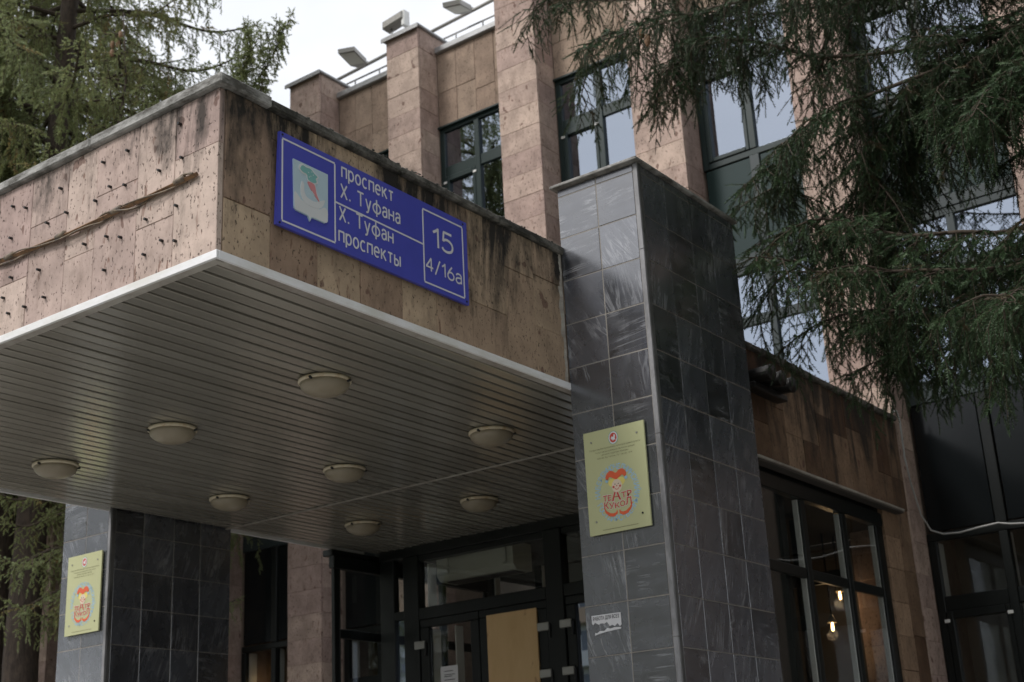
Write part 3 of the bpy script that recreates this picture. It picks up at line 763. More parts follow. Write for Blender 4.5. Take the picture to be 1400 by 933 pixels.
# soffit lamps
LP = [(-5.368, 5.545, 'nearest round cream bowl lamp on the canopy soffit, largest of the eight'), (-6.739, 5.574, 'bowl lamp in the front row, middle of that row'), (-7.960, 5.580, 'bowl lamp at the far left end of the front row'),
      (-5.368, 7.136, 'bowl lamp closest to the right marble pylon, with rust streaks on its rim'), (-6.718, 7.140, 'bowl lamp at the centre of the soffit, middle of the second row'), (-7.938, 7.145, 'bowl lamp left in the second row, above the dark pylon side'),
      (-6.680, 8.672, 'bowl lamp behind the soffit seam, directly above the doors'), (-7.912, 8.630, 'smallest bowl lamp at the back of the soffit beside the pink column'), (-5.35, 8.65, 'bowl lamp behind the soffit seam, hidden by the right pylon')]
for i, (lx, ly, lab) in enumerate(LP):
    lx *= .985; ly *= .985
    t = empty('ceiling_lamp', (lx, ly, ZS-.03), lab, 'lamp', 'bowl lamps on the canopy soffit')
    z = ZS-.026
    lathe('lamp_base', lx, ly, [(.125, z), (.152, z-.006), (.153, z-.020), (.140, z-.026)], M_LBASE, t)
    lathe('bowl', lx, ly, [(.138, z-.022), (.144, z-.028), (.138, z-.048), (.118, z-.068), (.085, z-.085), (.045, z-.095), (.008, z-.098)], M_BOWL, t)
    for an in (random.uniform(0, 1), random.uniform(2, 3), random.uniform(4, 5)):
        ax, ay = math.cos(an), math.sin(an)
        tube('clip', [(lx+ax*.135, ly+ay*.135, z-.028), (lx+ax*.162, ly+ay*.162, z-.024)], .008, M_DARKM, t, 6)

# blue street sign
sg = empty('street_sign', (XR+.03, 4.9, 2.75), 'blue street name sign with city emblem and house number 15 on the canopy side', 'street sign')
FS = Frame((XR+.030, 4.165, 2.732), (0, 1, 0), (1, 0, 0))
Wd, Hh = 1.455, .497
flat('board', [(0, 0), (Wd, -.012), (Wd+.004, Hh-.012), (.02, Hh)], -.012, .006, FS, M_SIGN, sg)
def band(pts, wd=.009): flat('white_line', strip_poly(pts, wd), .006, .0075, FS, M_SIGNW, sg)
def rect_line(a0, b0, a1, b1, wd=.009):
    band([(a0, b0), (a1, b0)], wd); band([(a1, b0+wd/2), (a1, b1-wd/2)], wd); band([(a1, b1), (a0, b1)], wd); band([(a0, b1-wd/2), (a0, b0+wd/2)], wd)
rect_line(.035, .027, .397, .462); rect_line(1.078, .020, 1.418, .445)
band([(.402, .250), (1.073, .235)])
def arc(cx_, cy_, rx, ry, t0, t1, n=18): return [(cx_+rx*math.cos(math.radians(t0+(t1-t0)*k/n)), cy_+ry*math.sin(math.radians(t0+(t1-t0)*k/n))) for k in range(n+1)]
def cur(pts):
    q = smooth_path([(a, b, 0) for a, b in pts], 5); return [(p[0], p[1]) for p in q]
def smooth_path(pts, k=5):
    pts = [np.array(p, float) for p in pts]; n = len(pts); o = []
    for i in range(n-1):
        p0, p1, p2, p3 = pts[max(i-1, 0)], pts[i], pts[i+1], pts[min(i+2, n-1)]
        for s_ in range(k):
            t = s_/k; o.append(.5*((2*p1)+(-p0+p2)*t+(2*p0-5*p1+4*p2-p3)*t*t+(-p0+3*p1-3*p2+p3)*t**3))
    o.append(pts[-1]); return np.array(o)
GL = {
 'п': (.46, [[(0, 0), (0, .7)], [(-.055, .7), (.515, .7)], [(.46, 0), (.46, .7)]]),
 'р': (.48, [[(0, -.26), (0, .74)], arc(.23, .35, .25, .35, 0, 360, 26)]),
 'о': (.48, [arc(.24, .35, .25, .35, 0, 360, 26)]),
 'с': (.44, [arc(.24, .35, .25, .35, 48, 312, 22)]),
 'е': (.48, [arc(.24, .35, .25, .35, 0, 312, 24), [(0, .35), (.49, .35)]]),
 'к': (.44, [[(0, 0), (0, .74)], [(.42, .73), (.02, .30)], [(.12, .42), (.45, -.02)]]),
 'т': (.46, [[(0, .7), (.48, .7)], [(.24, .7), (.24, 0)]]),
 'Х': (.56, [[(0, 0), (.56, 1)], [(.56, 0), (0, 1)]]),
 '.': (.10, [[(.05, 0), (.05, .13)]]),
 'Т': (.60, [[(0, 1), (.62, 1)], [(.31, 1), (.31, 0)]]),
 'у': (.48, [[(.0, .73), (.25, .0)], [(.48, .73), (.22, -.12)], cur([(.235, -.08), (.17, -.2), (.02, -.24)])]),
 'ф': (.74, [[(.37, -.24), (.37, 1.0)], arc(.37, .35, .37, .34, 0, 360, 28)]),
 'а': (.42, [cur([(.03, .56), (.1, .68), (.22, .72), (.36, .67), (.42, .54), (.42, .3), (.42, 0)]), cur([(.42, .42), (.22, .41), (.06, .34), (.0, .2), (.06, .05), (.18, -.01), (.32, .05), (.42, .17)])]),
 'н': (.46, [[(0, 0), (0, .74)], [(.46, 0), (.46, .74)], [(0, .36), (.46, .36)]]),
 'ы': (.60, [[(0, 0), (0, .74)], cur([(0, .43), (.2, .43), (.34, .37), (.38, .22), (.34, .07), (.2, .0), (0, .0)]), [(.58, 0), (.58, .74)]]),
 '1': (.26, [[(.0, .74), (.23, .97)], [(.22, 1.04), (.22, 0)]]),
 '5': (.48, [[(.46, 1), (.07, 1)], [(.09, 1.0), (.05, .50)], cur([(.05, .52), (.15, .62), (.30, .63), (.44, .52), (.49, .33), (.43, .11), (.26, 0), (.08, .03), (0, .15)])]),
 '4': (.52, [[(.38, 0), (.38, 1)], [(.38, 1.0), (0, .28)], [(-.03, .28), (.52, .28)]]),
 '/': (.38, [[(0, -.1), (.38, 1.08)]]),
 '6': (.50, [cur([(.36, 1.0), (.16, .68), (.03, .40), (.01, .27)]), arc(.25, .28, .24, .29, 0, 360, 24)]),
 ' ': (.22, [])}
def sline(t, a0, b0, a1, h, tilt=0.0, wd=.132, x_last=True):
    """sign lettering as raised strokes: baseline from (a0, b0), filling the width to a1, capital height h"""
    adv = sum(GL[ch][0] for ch in t); gaps = len(t)-1; k = .235*h; xs = (a1-a0-gaps*k)/(adv*h)
    x = a0
    V = []; F = []; lay = 0
    for ch in t:
        g_, st_ = GL[ch]; V = []; F = []; lay = 0
        for pl_ in st_:
            q = [(x+p[0]*h*xs, b0+p[1]*h+tilt*(x-a0)) for p in pl_]
            L_ = strip_poly(q, wd*h); m = len(q); n0 = len(V); d = .0078+.0004*(lay % 4); lay += 1
            V += [tuple(FS.p(a, b, d)) for a, b in L_]
            F += [[n0+i+1, n0+i, n0+2*m-1-i, n0+2*m-2-i] for i in range(m-1)]
        x += g_*h*xs + k
        if V: mesh_obj('letter', V, F, M_SIGNW, sg)
sline('проспект', .447, .405, .835, .077, -.010)
sline('Х. Туфана', .440, .288, .886, .077, .004)
sline('Х. Туфан', .428, .160, .828, .077, .000)
sline('проспекты', .423, .046, .882, .077, -.004)
sline('15', 1.160, .250, 1.322, .112, .0); sline('4/16а', 1.094, .094, 1.392, .076, 0.0)
for (a, b) in ((.035, .462+.02), (.02, .012), (Wd-.03, Hh-.03), (Wd-.02, .005)): flat('screw', [(a+.006*math.cos(k), b+.006*math.sin(k)) for k in [0, 1, 2, 3, 4, 5]], .0062, .009, FS, M_DARKM, sg)
# emblem shield
em = flat('emblem_shield', [(.108, .118), (.122, .108), (.200, .104), (.215, .080), (.228, .104), (.318, .104), (.338, .118), (.340, .376), (.102, .376)], .0065, .014, FS, M_LBLUE, sg)
def efl(nm, poly, mt, d): flat(nm, poly, .014, .014+d, FS, mt, em)
def sm(pts, k=5):       # closed smooth outline
    n = len(pts); o = []
    for i in range(n):
        p0, p1, p2, p3 = (np.array(pts[(i+j-1) % n], float) for j in range(4))
        for s_ in range(k):
            t = s_/k; o.append(tuple(.5*((2*p1)+(-p0+p2)*t+(2*p0-5*p1+4*p2-p3)*t*t+(-p0+3*p1-3*p2+p3)*t**3)))
    return o
efl('emblem_water', sm([(.112, .120), (.120, .111), (.200, .107), (.215, .085), (.228, .107), (.316, .107), (.334, .120), (.336, .175), (.31, .185), (.28, .165), (.25, .178), (.22, .166), (.19, .180), (.16, .172), (.13, .195), (.108, .20)], 3), M_WHT, .001)
efl('emblem_boat', sm([(.150, .245), (.158, .275), (.172, .262), (.175, .225), (.195, .200), (.25, .195), (.315, .225), (.290, .175), (.23, .160), (.175, .170), (.150, .205)], 4), M_WHT, .002)
efl('emblem_outline', sm([(.136, .338), (.152, .368), (.185, .365), (.215, .366), (.245, .350), (.272, .335), (.262, .318), (.268, .300), (.250, .285), (.262, .240), (.288, .193), (.262, .215), (.225, .245), (.200, .285), (.185, .315), (.160, .318)], 4), M_WHT, .003)
efl('emblem_flower', sm([(.145, .338), (.160, .360), (.185, .357), (.215, .359), (.240, .343), (.262, .332), (.250, .318), (.256, .302), (.238, .292), (.200, .296), (.190, .322), (.165, .325)], 4), M_TEAL, .0045)
efl('emblem_sail', sm([(.196, .283), (.215, .287), (.243, .280), (.255, .240), (.276, .203), (.240, .232), (.212, .258)], 4), M_RED, .0045)
for (a, b) in ((.20, .335), (.215, .32), (.232, .332), (.205, .312), (.222, .345)): flat('emblem_dot', [(a+.003*math.cos(k*1.05), b+.003*math.sin(k*1.05)) for k in range(6)], .019, .0195, FS, M_WHT, em)

# theatre plaques
def arc_text(nm, t, ca, cb, ra, rb, a0, a1, h, d, fr_, mt, par, inward=False):
    n = len(t)
    V = []; F = []
    for i, ch in enumerate(t):
        if ch == ' ': continue
        v, f = text_geo(ch, .012)
        th = a0 + (a1-a0)*(i+.5)/n
        cx_, cy_ = ca + ra*math.cos(th), cb + rb*math.sin(th)
        rot = th - PI/2 if not inward else th + PI/2
        mxx = (v[:, 0].min()+v[:, 0].max())/2; n0 = len(V)
        for p in v:
            u, w2 = (p[0]-mxx)*h*1.12, (p[1]-.35)*h*1.35
            V.append(tuple(fr_.p(cx_ + u*math.cos(rot) - w2*math.sin(rot), cy_ + u*math.sin(rot) + w2*math.cos(rot), d + .00025*(i % 3))))
        F += [[q+n0 for q in ff] for ff in f]
    return mesh_obj(nm, V, F, mt, par)
def plaque(x0, label):
    pl = empty('theatre_plaque', (x0+.2, 6.60, 1.55), label, 'plaque', 'yellow theatre plaques on the pylons')
    FP = Frame((x0, 6.605, 1.551), (1, 0, 0), (0, -1, 0))
    flat('plate', [(0, 0), (.412, 0), (.415, .611), (0, .610)], 0, .012, FP, M_PLAQ, pl)
    D = .0128
    def ell(a, b, ra, rb, n=28, t0=0): return [(a+ra*math.cos(t0+2*PI*k/n), b+rb*math.sin(t0+2*PI*k/n)) for k in range(n)]
    # round state emblem
    e = flat('round_emblem', ell(.205, .548, .034, .040), .012, .0125, FP, M_TEALP, pl)
    flat('emblem_field', ell(.205, .548, .031, .037), .0125, .013, FP, M_WHT, e)
    flat('emblem_disc', ell(.205, .548, .024, .029), .013, .0135, FP, M_REDP, e)
    flat('emblem_beast', sm([(.189, .540), (.196, .556), (.206, .552), (.212, .568), (.220, .556), (.216, .544), (.222, .531), (.211, .536), (.203, .528), (.199, .538)], 3), .0135, .014, FP, M_WHT, e)
    # small print
    T = lambda t, a0, b0, a1, b1, mt, bold=.0, d=D: text('lettering', t, a0, b0, a1, b1, d, FP, mt, pl, bold)
    T('Татарстан Республикасы культура министрлыгы', .035, .490, .385, .502, M_TXT)
    T('Татарстан республикасы Яр Чаллы шәһәре', .075, .471, .345, .482, M_TXT)
    T('дәүләт курчак театры', .118, .453, .300, .463, M_TXT)
    T('420100, Яр Чаллы, Туфан пр. 15/4', .085, .435, .325, .446, M_TXT)
    T('________________', .09, .020, .330, .023, M_TXT)
    # ring lettering
    arc_text('ring_lettering', 'НАБЕРЕЖНОЧЕЛНИНСКИЙ', .205, .225, .133, .150, math.radians(188), math.radians(-8), .035, D, FP, M_BLUEP, pl)
    arc_text('ring_lettering', 'ГОСУДАРСТВЕННЫЙ', .205, .225, .133, .150, math.radians(198), math.radians(352), .035, D, FP, M_BLUEP, pl, True)
    # jester head
    hd = flat('hair', sm([(.160, .268), (.150, .285), (.160, .305), (.205, .312), (.250, .305), (.262, .285), (.252, .268), (.235, .262), (.205, .270), (.178, .262)], 3), .012, .013, FP, M_YEL, pl)
    flat('face', ell(.206, .262, .034, .038), .013, .0138, FP, M_SKINP, hd)
    flat('cap', sm([(.146, .303), (.134, .318), (.142, .340), (.165, .355), (.186, .350), (.206, .338), (.228, .354), (.252, .355), (.272, .336), (.274, .316), (.262, .306), (.250, .320), (.232, .314), (.206, .300), (.180, .312), (.160, .320)], 4), .0138, .0146, FP, M_ORNG, hd)
    for a, b in ((.141, .300), (.271, .300)): flat('cap_bell', ell(a, b, .010, .010, 12), .0138, .0146, FP, M_BLUEP, hd)
    for a, b, r in ((.184, .258, .007), (.228, .258, .007), (.206, .262, .004)): flat('cheek', ell(a, b, r, r, 10), .0139, .0143, FP, M_REDP, hd)
    for a in (.195, .217): flat('eye', ell(a, .273, .003, .004, 8), .0139, .0144, FP, M_INK, hd)
    flat('mouth', strip_poly([(.192, .250), (.199, .243), (.206, .241), (.213, .243), (.220, .250)], .0035), .0139, .0144, FP, M_REDP, hd)
    up_ = lambda a, b: (a, b + .20*(abs(a-.205)/.1)**2*.03)
    for ch, a0, a1, b0, b1 in (('Т', .107, .135, .185, .217), ('Е', .140, .163, .185, .216), ('А', .166, .228, .178, .243), ('Т', .232, .264, .186, .219), ('Р', .270, .300, .190, .222)):
        for mt, g_, dd in ((M_WHT, .034, .0129), (M_REDP, .016, .0134)):
            e_ = (g_-.006)*.12; text('lettering', ch, a0-e_, b0-e_, a1+e_, b1+e_, dd, FP, mt, pl, g_)
    for ch, a0, a1, b0, b1 in (('К', .112, .143, .140, .180), ('У', .146, .180, .136, .170), ('К', .183, .216, .134, .166), ('О', .219, .252, .138, .170), ('Л', .256, .296, .142, .184)):
        for mt, g_, dd in ((M_WHT, .034, .0129), (M_REDP, .016, .0134)):
            e_ = (g_-.006)*.12; text('lettering', ch, a0-e_, b0-e_, a1+e_, b1+e_, dd, FP, mt, pl, g_)
    for sg_ in (1, -1):
        pts = [(.205+sg_*d_, z_) for d_, z_ in ((.095, .150), (.082, .122), (.058, .102), (.032, .097), (.012, .106), (.008, .122))]
        P = []
        for i in range(len(pts)-1):
            for s_ in range(4): t = s_/4; P.append((pts[i][0]*(1-t)+pts[i+1][0]*t, pts[i][1]*(1-t)+pts[i+1][1]*t))
        P.append(pts[-1]); nn = len(P)
        flat('moustache', strip_poly(P, [.004+.015*math.sin(PI*min(1, (i/nn)*1.05)) for i in range(nn)]), .0134, .014, FP, M_ORNG, pl)
    for a, b in ((.052, .546), (.365, .546), (.052, .075), (.363, .078)): flat('screw', ell(a, b, .006, .006, 10), .012, .016, FP, M_BOLT if b > .1 or a < .1 else M_DARKM, pl)
    return pl
plaque(-4.285, 'yellow green theatre plaque with jester logo on the near right pylon')
plaque(-9.160, 'yellow green theatre plaque with jester logo on the far left pylon')

# torn sticker on the pylon
stk = empty('torn_sticker', (-4.22, 6.61, 1.0), 'torn white job advert sticker low on the right pylon', 'sticker')
FT = Frame((-4.325, 6.6125, 1.005), (1, 0, 0), (0, -1, 0))
flat('upper_scrap', [(0, .100), (.195, .098), (.196, .030), (.185, .022), (.170, .040), (.150, .026), (.135, .036), (.118, .030), (.100, .056), (.085, .048), (.06, .052), (.045, .046), (.02, .060), (.008, .048), (0, .056)], 0, .0012, FT, M_PAPER, stk)
flat('lower_scrap', [(.015, -.012), (.04, -.006), (.10, .002), (.19, .008), (.193, .016), (.15, .020), (.12, .016), (.10, .022), (.08, .008), (.05, .010), (.03, .000), (.018, .004)], 0, .0012, FT, M_PAPER, stk)
text('lettering', 'РАБОТА ДЛЯ ВСЕХ', .010, .066, .186, .092, .002, FT, M_INK, stk, .02)

# dark speakers/floodlights on the wing
wf_ = empty('wall_floodlight', (XR, 9.3, 3.1), 'dark bracket of three round floodlight barrels on the brown side fascia beside the pylon', 'floodlight')
box('bracket', XR+.002, XR+.10, 8.95, 9.50, 2.98, 3.03, M_DARKM, wf_, .008)
for k in range(3): 
    yy = 9.05+.17*k; zz = 3.10-.012*k
    V, F = tube_geo([(XR+.01, yy, zz), (XR+.20, yy-.02, zz-.012)], [.052, .058], 16); mesh_obj('barrel', V, F, M_DARKM, wf_)
    tube('barrel_rim', [(XR+.202, yy-.02, zz-.012), (XR+.213, yy-.021, zz-.013)], [.061, .061], M_DARKM, wf_, 16)

# white cable
cb = tube('cable', [(-4.36, 11.90, 3.41), (-4.34, 11.98, 3.44), (-4.33, 12.0, 3.35), (-4.335, 12.0, 3.0), (-4.33, 12.05, 2.75), (-4.335, 12.2, 2.5), (-4.30, 12.30, 2.36), (-4.2, 12.325, 2.315), (-4.05, 12.33, 2.305), (-3.85, 12.33, 2.325), (-3.70, 12.33, 2.335), (-3.6, 12.33, 2.31), (-3.4, 12.33, 2.285), (-3.1, 12.33, 2.30), (-2.96, 12.33, 2.33)], .0085, M_CABLE, None, 6)
tag(cb, 'thin white cable running down the pilaster and along the black window head', 'cable')

# ------------------------------------------------------------------ roof edge: railing and floodlights
rl = empty('roof_railing', (-11, 12.75, 9.7), 'thin galvanised railing behind the roof coping', 'railing')
tube('top_rail', [(-19, 12.75, 10.08), (-11.5, 12.75, 10.10), (-8, 12.75, 10.11), (-4, 12.75, 10.11)], .013, M_GALV, rl, 6)
tube('lower_rail', [(-19, 12.75, 9.80), (-11.5, 12.75, 9.86), (-8, 12.75, 9.84), (-4, 12.75, 9.86)], .008, M_GALV, rl, 6)
x = -11.72
for k in range(16): tube('railing_post', [(x, 12.75, 9.55), (x, 12.75, 10.10)], .011, M_GALV, rl, 6); x += .46
def flood(fx, fz, nx, ny, nz, ax0, ax1, lab):
    t = empty('roof_floodlight', (fx, 12.75, fz), lab, 'floodlight', 'floodlights along the roof edge')
    tube('arm', [(ax0, 12.75, fz-.04), (ax1, 12.75, fz+.02)], .024, M_LAMPH, t, 8)
    a = Vector((fx, 12.70, fz-.01)); b_ = Vector((nx, ny, nz)); d = (b_-a); L = d.length; d.normalize()
    sd_ = d.cross(Vector((0, 0, 1))).normalized(); u = sd_.cross(d)
    V = []; hw = .12
    for tt, ws, th in ((0, .5, .03), (.18, 1, .035), (1, 1, .03)):
        for s1 in (-1, 1):
            for s2 in (-1, 1): V.append(tuple(a + d*L*tt + sd_*hw*ws*s1 + u*th*s2))
    F = [[0, 1, 3, 2], [8, 10, 11, 9]]
    for q in (0, 4): F += [[q, q+4, q+5, q+1], [q+2, q+3, q+7, q+6], [q, q+2, q+6, q+4], [q+1, q+5, q+7, q+3]]
    mesh_obj('head', V, F, M_LAMPH, t)
    V = [tuple(a + d*L*tt + sd_*hw*.85*s1 - u*.036) for tt, s1 in ((.25, -1), (.25, 1), (.95, 1), (.95, -1))]
    V += [tuple(Vector(p) - u*.004) for p in V]
    mesh_obj('lens', V, [[0, 1, 2, 3], [7, 6, 5, 4], [0, 4, 5, 1], [1, 5, 6, 2], [2, 6, 7, 3], [3, 7, 4, 0]], M_HEAT, t)
    tube('bracket', [tuple(a+u*.03), (fx+.09, 12.75, fz+.02)], .02, M_GALV, t, 6)
flood(-11.56, 10.27, -11.33, 12.15, 10.16, -12.3, -10.9, 'flat floodlight head on an arm over the parapet, left of the roof camera')
flood(-9.66, 10.34, -9.47, 12.15, 10.10, -10.4, -8.9, 'flat floodlight head on an arm over the parapet, right of the roof camera')
rc = empty('roof_camera', (-10.5, 12.2, 9.9), 'small white floodlight unit standing on top of the middle pilaster', 'floodlight')
box('foot', -10.56, -10.28, 12.02, 12.3, 9.897, 9.94, M_CORE, rc, .006)
tube('stalk', [(-10.47, 12.12, 9.93), (-10.47, 12.12, 10.13)], .013, M_GALV, rc)
V, F = cbox_data(.36, .17, .13, .02)
V = [(-10.40+p[0], 12.12+p[1], 10.19+p[2]+p[0]*.12) for p in V]; mesh_obj('housing', V, F, M_LAMPH, rc)
box('mount', -10.26, -10.20, 12.06, 12.18, 10.05, 10.29, M_PVC, rc, .01)
tube('cable_loop', [(-9.0, 12.75, 10.33), (-8.98, 12.7, 10.15), (-8.9, 12.7, 10.05), (-8.8, 12.7, 10.1), (-8.75, 12.72, 9.9), (-8.95, 12.7, 9.78), (-9.2, 12.7, 9.75)], .008, M_CABLE, rl, 5)

# ------------------------------------------------------------------ trees
def norm(v): return v/np.maximum(np.linalg.norm(v, axis=-1, keepdims=True), 1e-9)
def make_needles(tw, per, nl, nw, tint_noise=.16, droop=.0, wide=.0):
    """tw: list of (start xyz, dir xyz, length, tint). One small blade triangle per needle plus a thin core for each twig"""
    A = np.array([t[0] for t in tw]); D = norm(np.array([t[1] for t in tw])); L = np.array([t[2] for t in tw]); T = np.array([t[3] for t in tw])
    n = len(tw)
    ref = np.where(np.abs(D[:, 2:3]) > .9, np.array([[1., 0, 0]]), np.array([[0, 0, 1.]]))
    Uu = norm(np.cross(D, ref)); Vv = np.cross(D, Uu)
    t = (np.arange(per)+.5)/per
    t = np.clip(t[None, :] + rng.uniform(-.5/per, .5/per, (n, per)), 0, 1)
    ang = (np.arange(per)*2.399)[None, :] + rng.uniform(0, 6.28, (n, 1)) + rng.uniform(-.4, .4, (n, per))
    base = A[:, None, :] + D[:, None, :]*(L[:, None]*t)[..., None]
    rad = Uu[:, None, :]*np.cos(ang)[..., None] + Vv[:, None, :]*np.sin(ang)[..., None]
    el = rng.uniform(.6, 1.1, (n, per)) + wide - .55*(t > .85)
    nd = D[:, None, :]*np.cos(el)[..., None] + rad*np.sin(el)[..., None]
    nd[..., 2] += droop; nd = norm(nd)
    ln = nl*rng.uniform(.75, 1.15, (n, per))*(1-.25*t)
    tip = base + nd*ln[..., None]
    side = norm(np.cross(nd, rad + .3*Vv[:, None, :]))*nw/2
    P = np.stack([base-side, base+side, tip], axis=2).reshape(-1, 3)
    nt_ = n*per
    tint = np.clip(np.repeat(T, per) + rng.uniform(-tint_noise, tint_noise, nt_)*.5 + .10*(t.reshape(-1)-.4), 0, 1)
    cw = .0028
    C = np.stack([A-Uu*cw, A+Uu*cw, A+D*L[:, None]], axis=1).reshape(-1, 3)
    C2 = np.stack([A-Vv*cw, A+Vv*cw, A+D*L[:, None]], axis=1).reshape(-1, 3)
    P = np.concatenate([P, C, C2]); tint = np.concatenate([np.repeat(tint, 3), np.repeat(np.full(2*n, .06), 3)])
    return P, tint
def tri_mesh(name, P, tint, mat, parent, wp=None):
    me = bpy.data.meshes.new(name); nv = len(P); nf = nv//3
    me.vertices.add(nv); me.loops.add(nv); me.polygons.add(nf)
    wp = np.array(wp if wp is not None else P.mean(0))
    me.vertices.foreach_set('co', (P-wp).astype(np.float32).ravel())
    me.loops.foreach_set('vertex_index', np.arange(nv, dtype=np.int32))
    me.polygons.foreach_set('loop_start', np.arange(0, nv, 3, dtype=np.int32))
    me.polygons.foreach_set('loop_total', np.full(nf, 3, dtype=np.int32))
    at = me.attributes.new('tint', 'FLOAT', 'POINT'); at.data.foreach_set('value', tint.astype(np.float32))
    me.materials.append(mat); me.update(calc_edges=True)
    return link(bpy.data.objects.new(name, me), parent, wp)
def smooth_path(pts, k=5):
    pts = [np.array(p, float) for p in pts]; n = len(pts); o = []
    for i in range(n-1):
        p0, p1, p2, p3 = pts[max(i-1, 0)], pts[i], pts[i+1], pts[min(i+2, n-1)]
        for s_ in range(k):
            t = s_/k; o.append(.5*((2*p1)+(-p0+p2)*t+(2*p0-5*p1+4*p2-p3)*t*t+(-p0+3*p1-3*p2+p3)*t**3))
    o.append(pts[-1]); return np.array(o)
class Bough:
    """wood (curved tubes) and twigs of one spruce bough"""
    def __init__(s): s.V = []; s.F = []; s.tw = []
    def tube(s, P, r, n=4):
        V, F = tube_geo([tuple(p) for p in P], r, n, False); k = len(s.V); s.V += V; s.F += [[q+k for q in f] for f in F]
    def twigs_along(s, P, tl, step, t0, tint, side=1.0, hang=.35):
        seg = np.linalg.norm(np.diff(P, axis=0), axis=1); cum = np.concatenate([[0], np.cumsum(seg)]); L = cum[-1]
        if L < .02: return
        d = t0*L; sg_ = 1
        while d < L:
            i = min(np.searchsorted(cum, d, side='right')-1, len(seg)-1); f = (d-cum[i])/max(seg[i], 1e-6)
            p = P[i]*(1-f)+P[i+1]*f; ax = (P[i+1]-P[i])/max(seg[i], 1e-6)
            lat = np.cross(ax, (0, 0, 1.)); l_ = np.linalg.norm(lat)
            lat = lat/l_ if l_ > .2 else np.array([math.cos(d*50), math.sin(d*50), 0])
            rr = random.uniform(-.4, .4)
            dr = ax*(.75+rr*.5) + lat*sg_*(.8*side) + np.array([random.uniform(-.2, .2), random.uniform(-.2, .2), -hang-.15*(tl > .13)+random.uniform(-.25, .2)])
            s.tw.append((p, dr, tl*random.uniform(.6, 1.25)*(1.05-.5*d/L), tint+random.uniform(-.06, .06)))
            sg_ = -sg_; d += step*random.uniform(.7, 1.3)
        s.tw.append((P[-1], P[-1]-P[-2], tl*.8, tint+.12))
    def grow(s, P, r0, l2, step2, tl, tstep, hangp, tint, t0=.12, curtain=(.2, .6), dead=.04, r1=.006):
        """P main axis; l2 side branch length; hangp share of pendulous branchlets"""
        n = len(P); s.tube(P, [r0*(1-i/(n-1))+r1 for i in range(n)], 6)
        seg = np.linalg.norm(np.diff(P, axis=0), axis=1); cum = np.concatenate([[0], np.cumsum(seg)]); L = cum[-1]
        d = t0*L; sg_ = 1
        while d < L:
            i = min(np.searchsorted(cum, d, side='right')-1, len(seg)-1); f = (d-cum[i])/max(seg[i], 1e-6)
            p = P[i]*(1-f)+P[i+1]*f; ax = (P[i+1]-P[i])/seg[i]
            lat = np.cross(ax, (0, 0, 1.)); lat /= max(np.linalg.norm(lat), .2)
            env = min(1, (1-d/L)*1.6+.22)*min(1, .5+d/L*2)
            ll = l2*env*random.uniform(.6, 1.15)
            tn = tint + random.uniform(-.10, .12)
            isdead = random.random() < dead
            if isdead: tn = random.uniform(0, .1)
            if random.random() < hangp:
                cl = random.uniform(*curtain)*(.6+.4*env)
                q = [p, p + ax*.05 + lat*sg_*.05 + np.array([0, 0, -.03])]
                sway = np.array([random.uniform(-.12, .12), random.uniform(-.12, .12), 0])
                for k in range(1, 5): q.append(q[1] + np.array([0, 0, -cl*k/4]) + sway*cl*(k/4)**1.3 + lat*sg_*.06*k/4)
                q = np.array(q)
            else:
                dv = ax*random.uniform(.45, .8) + lat*sg_*random.uniform(.6, .95); dv /= np.linalg.norm(dv)
                q = [p]; sag = random.uniform(.1, .55)
                for k in range(1, 5): t = k/4; q.append(p + dv*ll*t + np.array([0, 0, -sag*ll*t**1.6]) + np.array([random.uniform(-.01, .01), random.uniform(-.01, .01), random.uniform(-.012, .012)]))
                q = np.array(q)
            s.tube(q, [.0045, .004, .0035, .003, .0024, .002][:len(q)], 3)
            s.twigs_along(q, tl, tstep, .12, tn, hang=.3 if not isdead else 0)
            if not isdead and random.random() < .55:      # a second order spray hanging under the branchlet
                j = random.randint(1, len(q)-2); cl = random.uniform(.1, .28)
                q2 = np.array([q[j], q[j]+(q[j+1]-q[j])*.5+np.array([0, 0, -cl*.4]), q[j]+(q[j+1]-q[j])*.7+np.array([random.uniform(-.04, .04), random.uniform(-.04, .04), -cl])])
                s.tube(q2, [.003, .0024, .0018], 3); s.twigs_along(q2, tl*.9, tstep, .2, tn-.05, hang=.3)
            sg_ = -sg_; d += step2*random.uniform(.6, 1.4)
        s.twigs_along(P[int(n*.25):], tl, tstep*1.1, 0, tint)

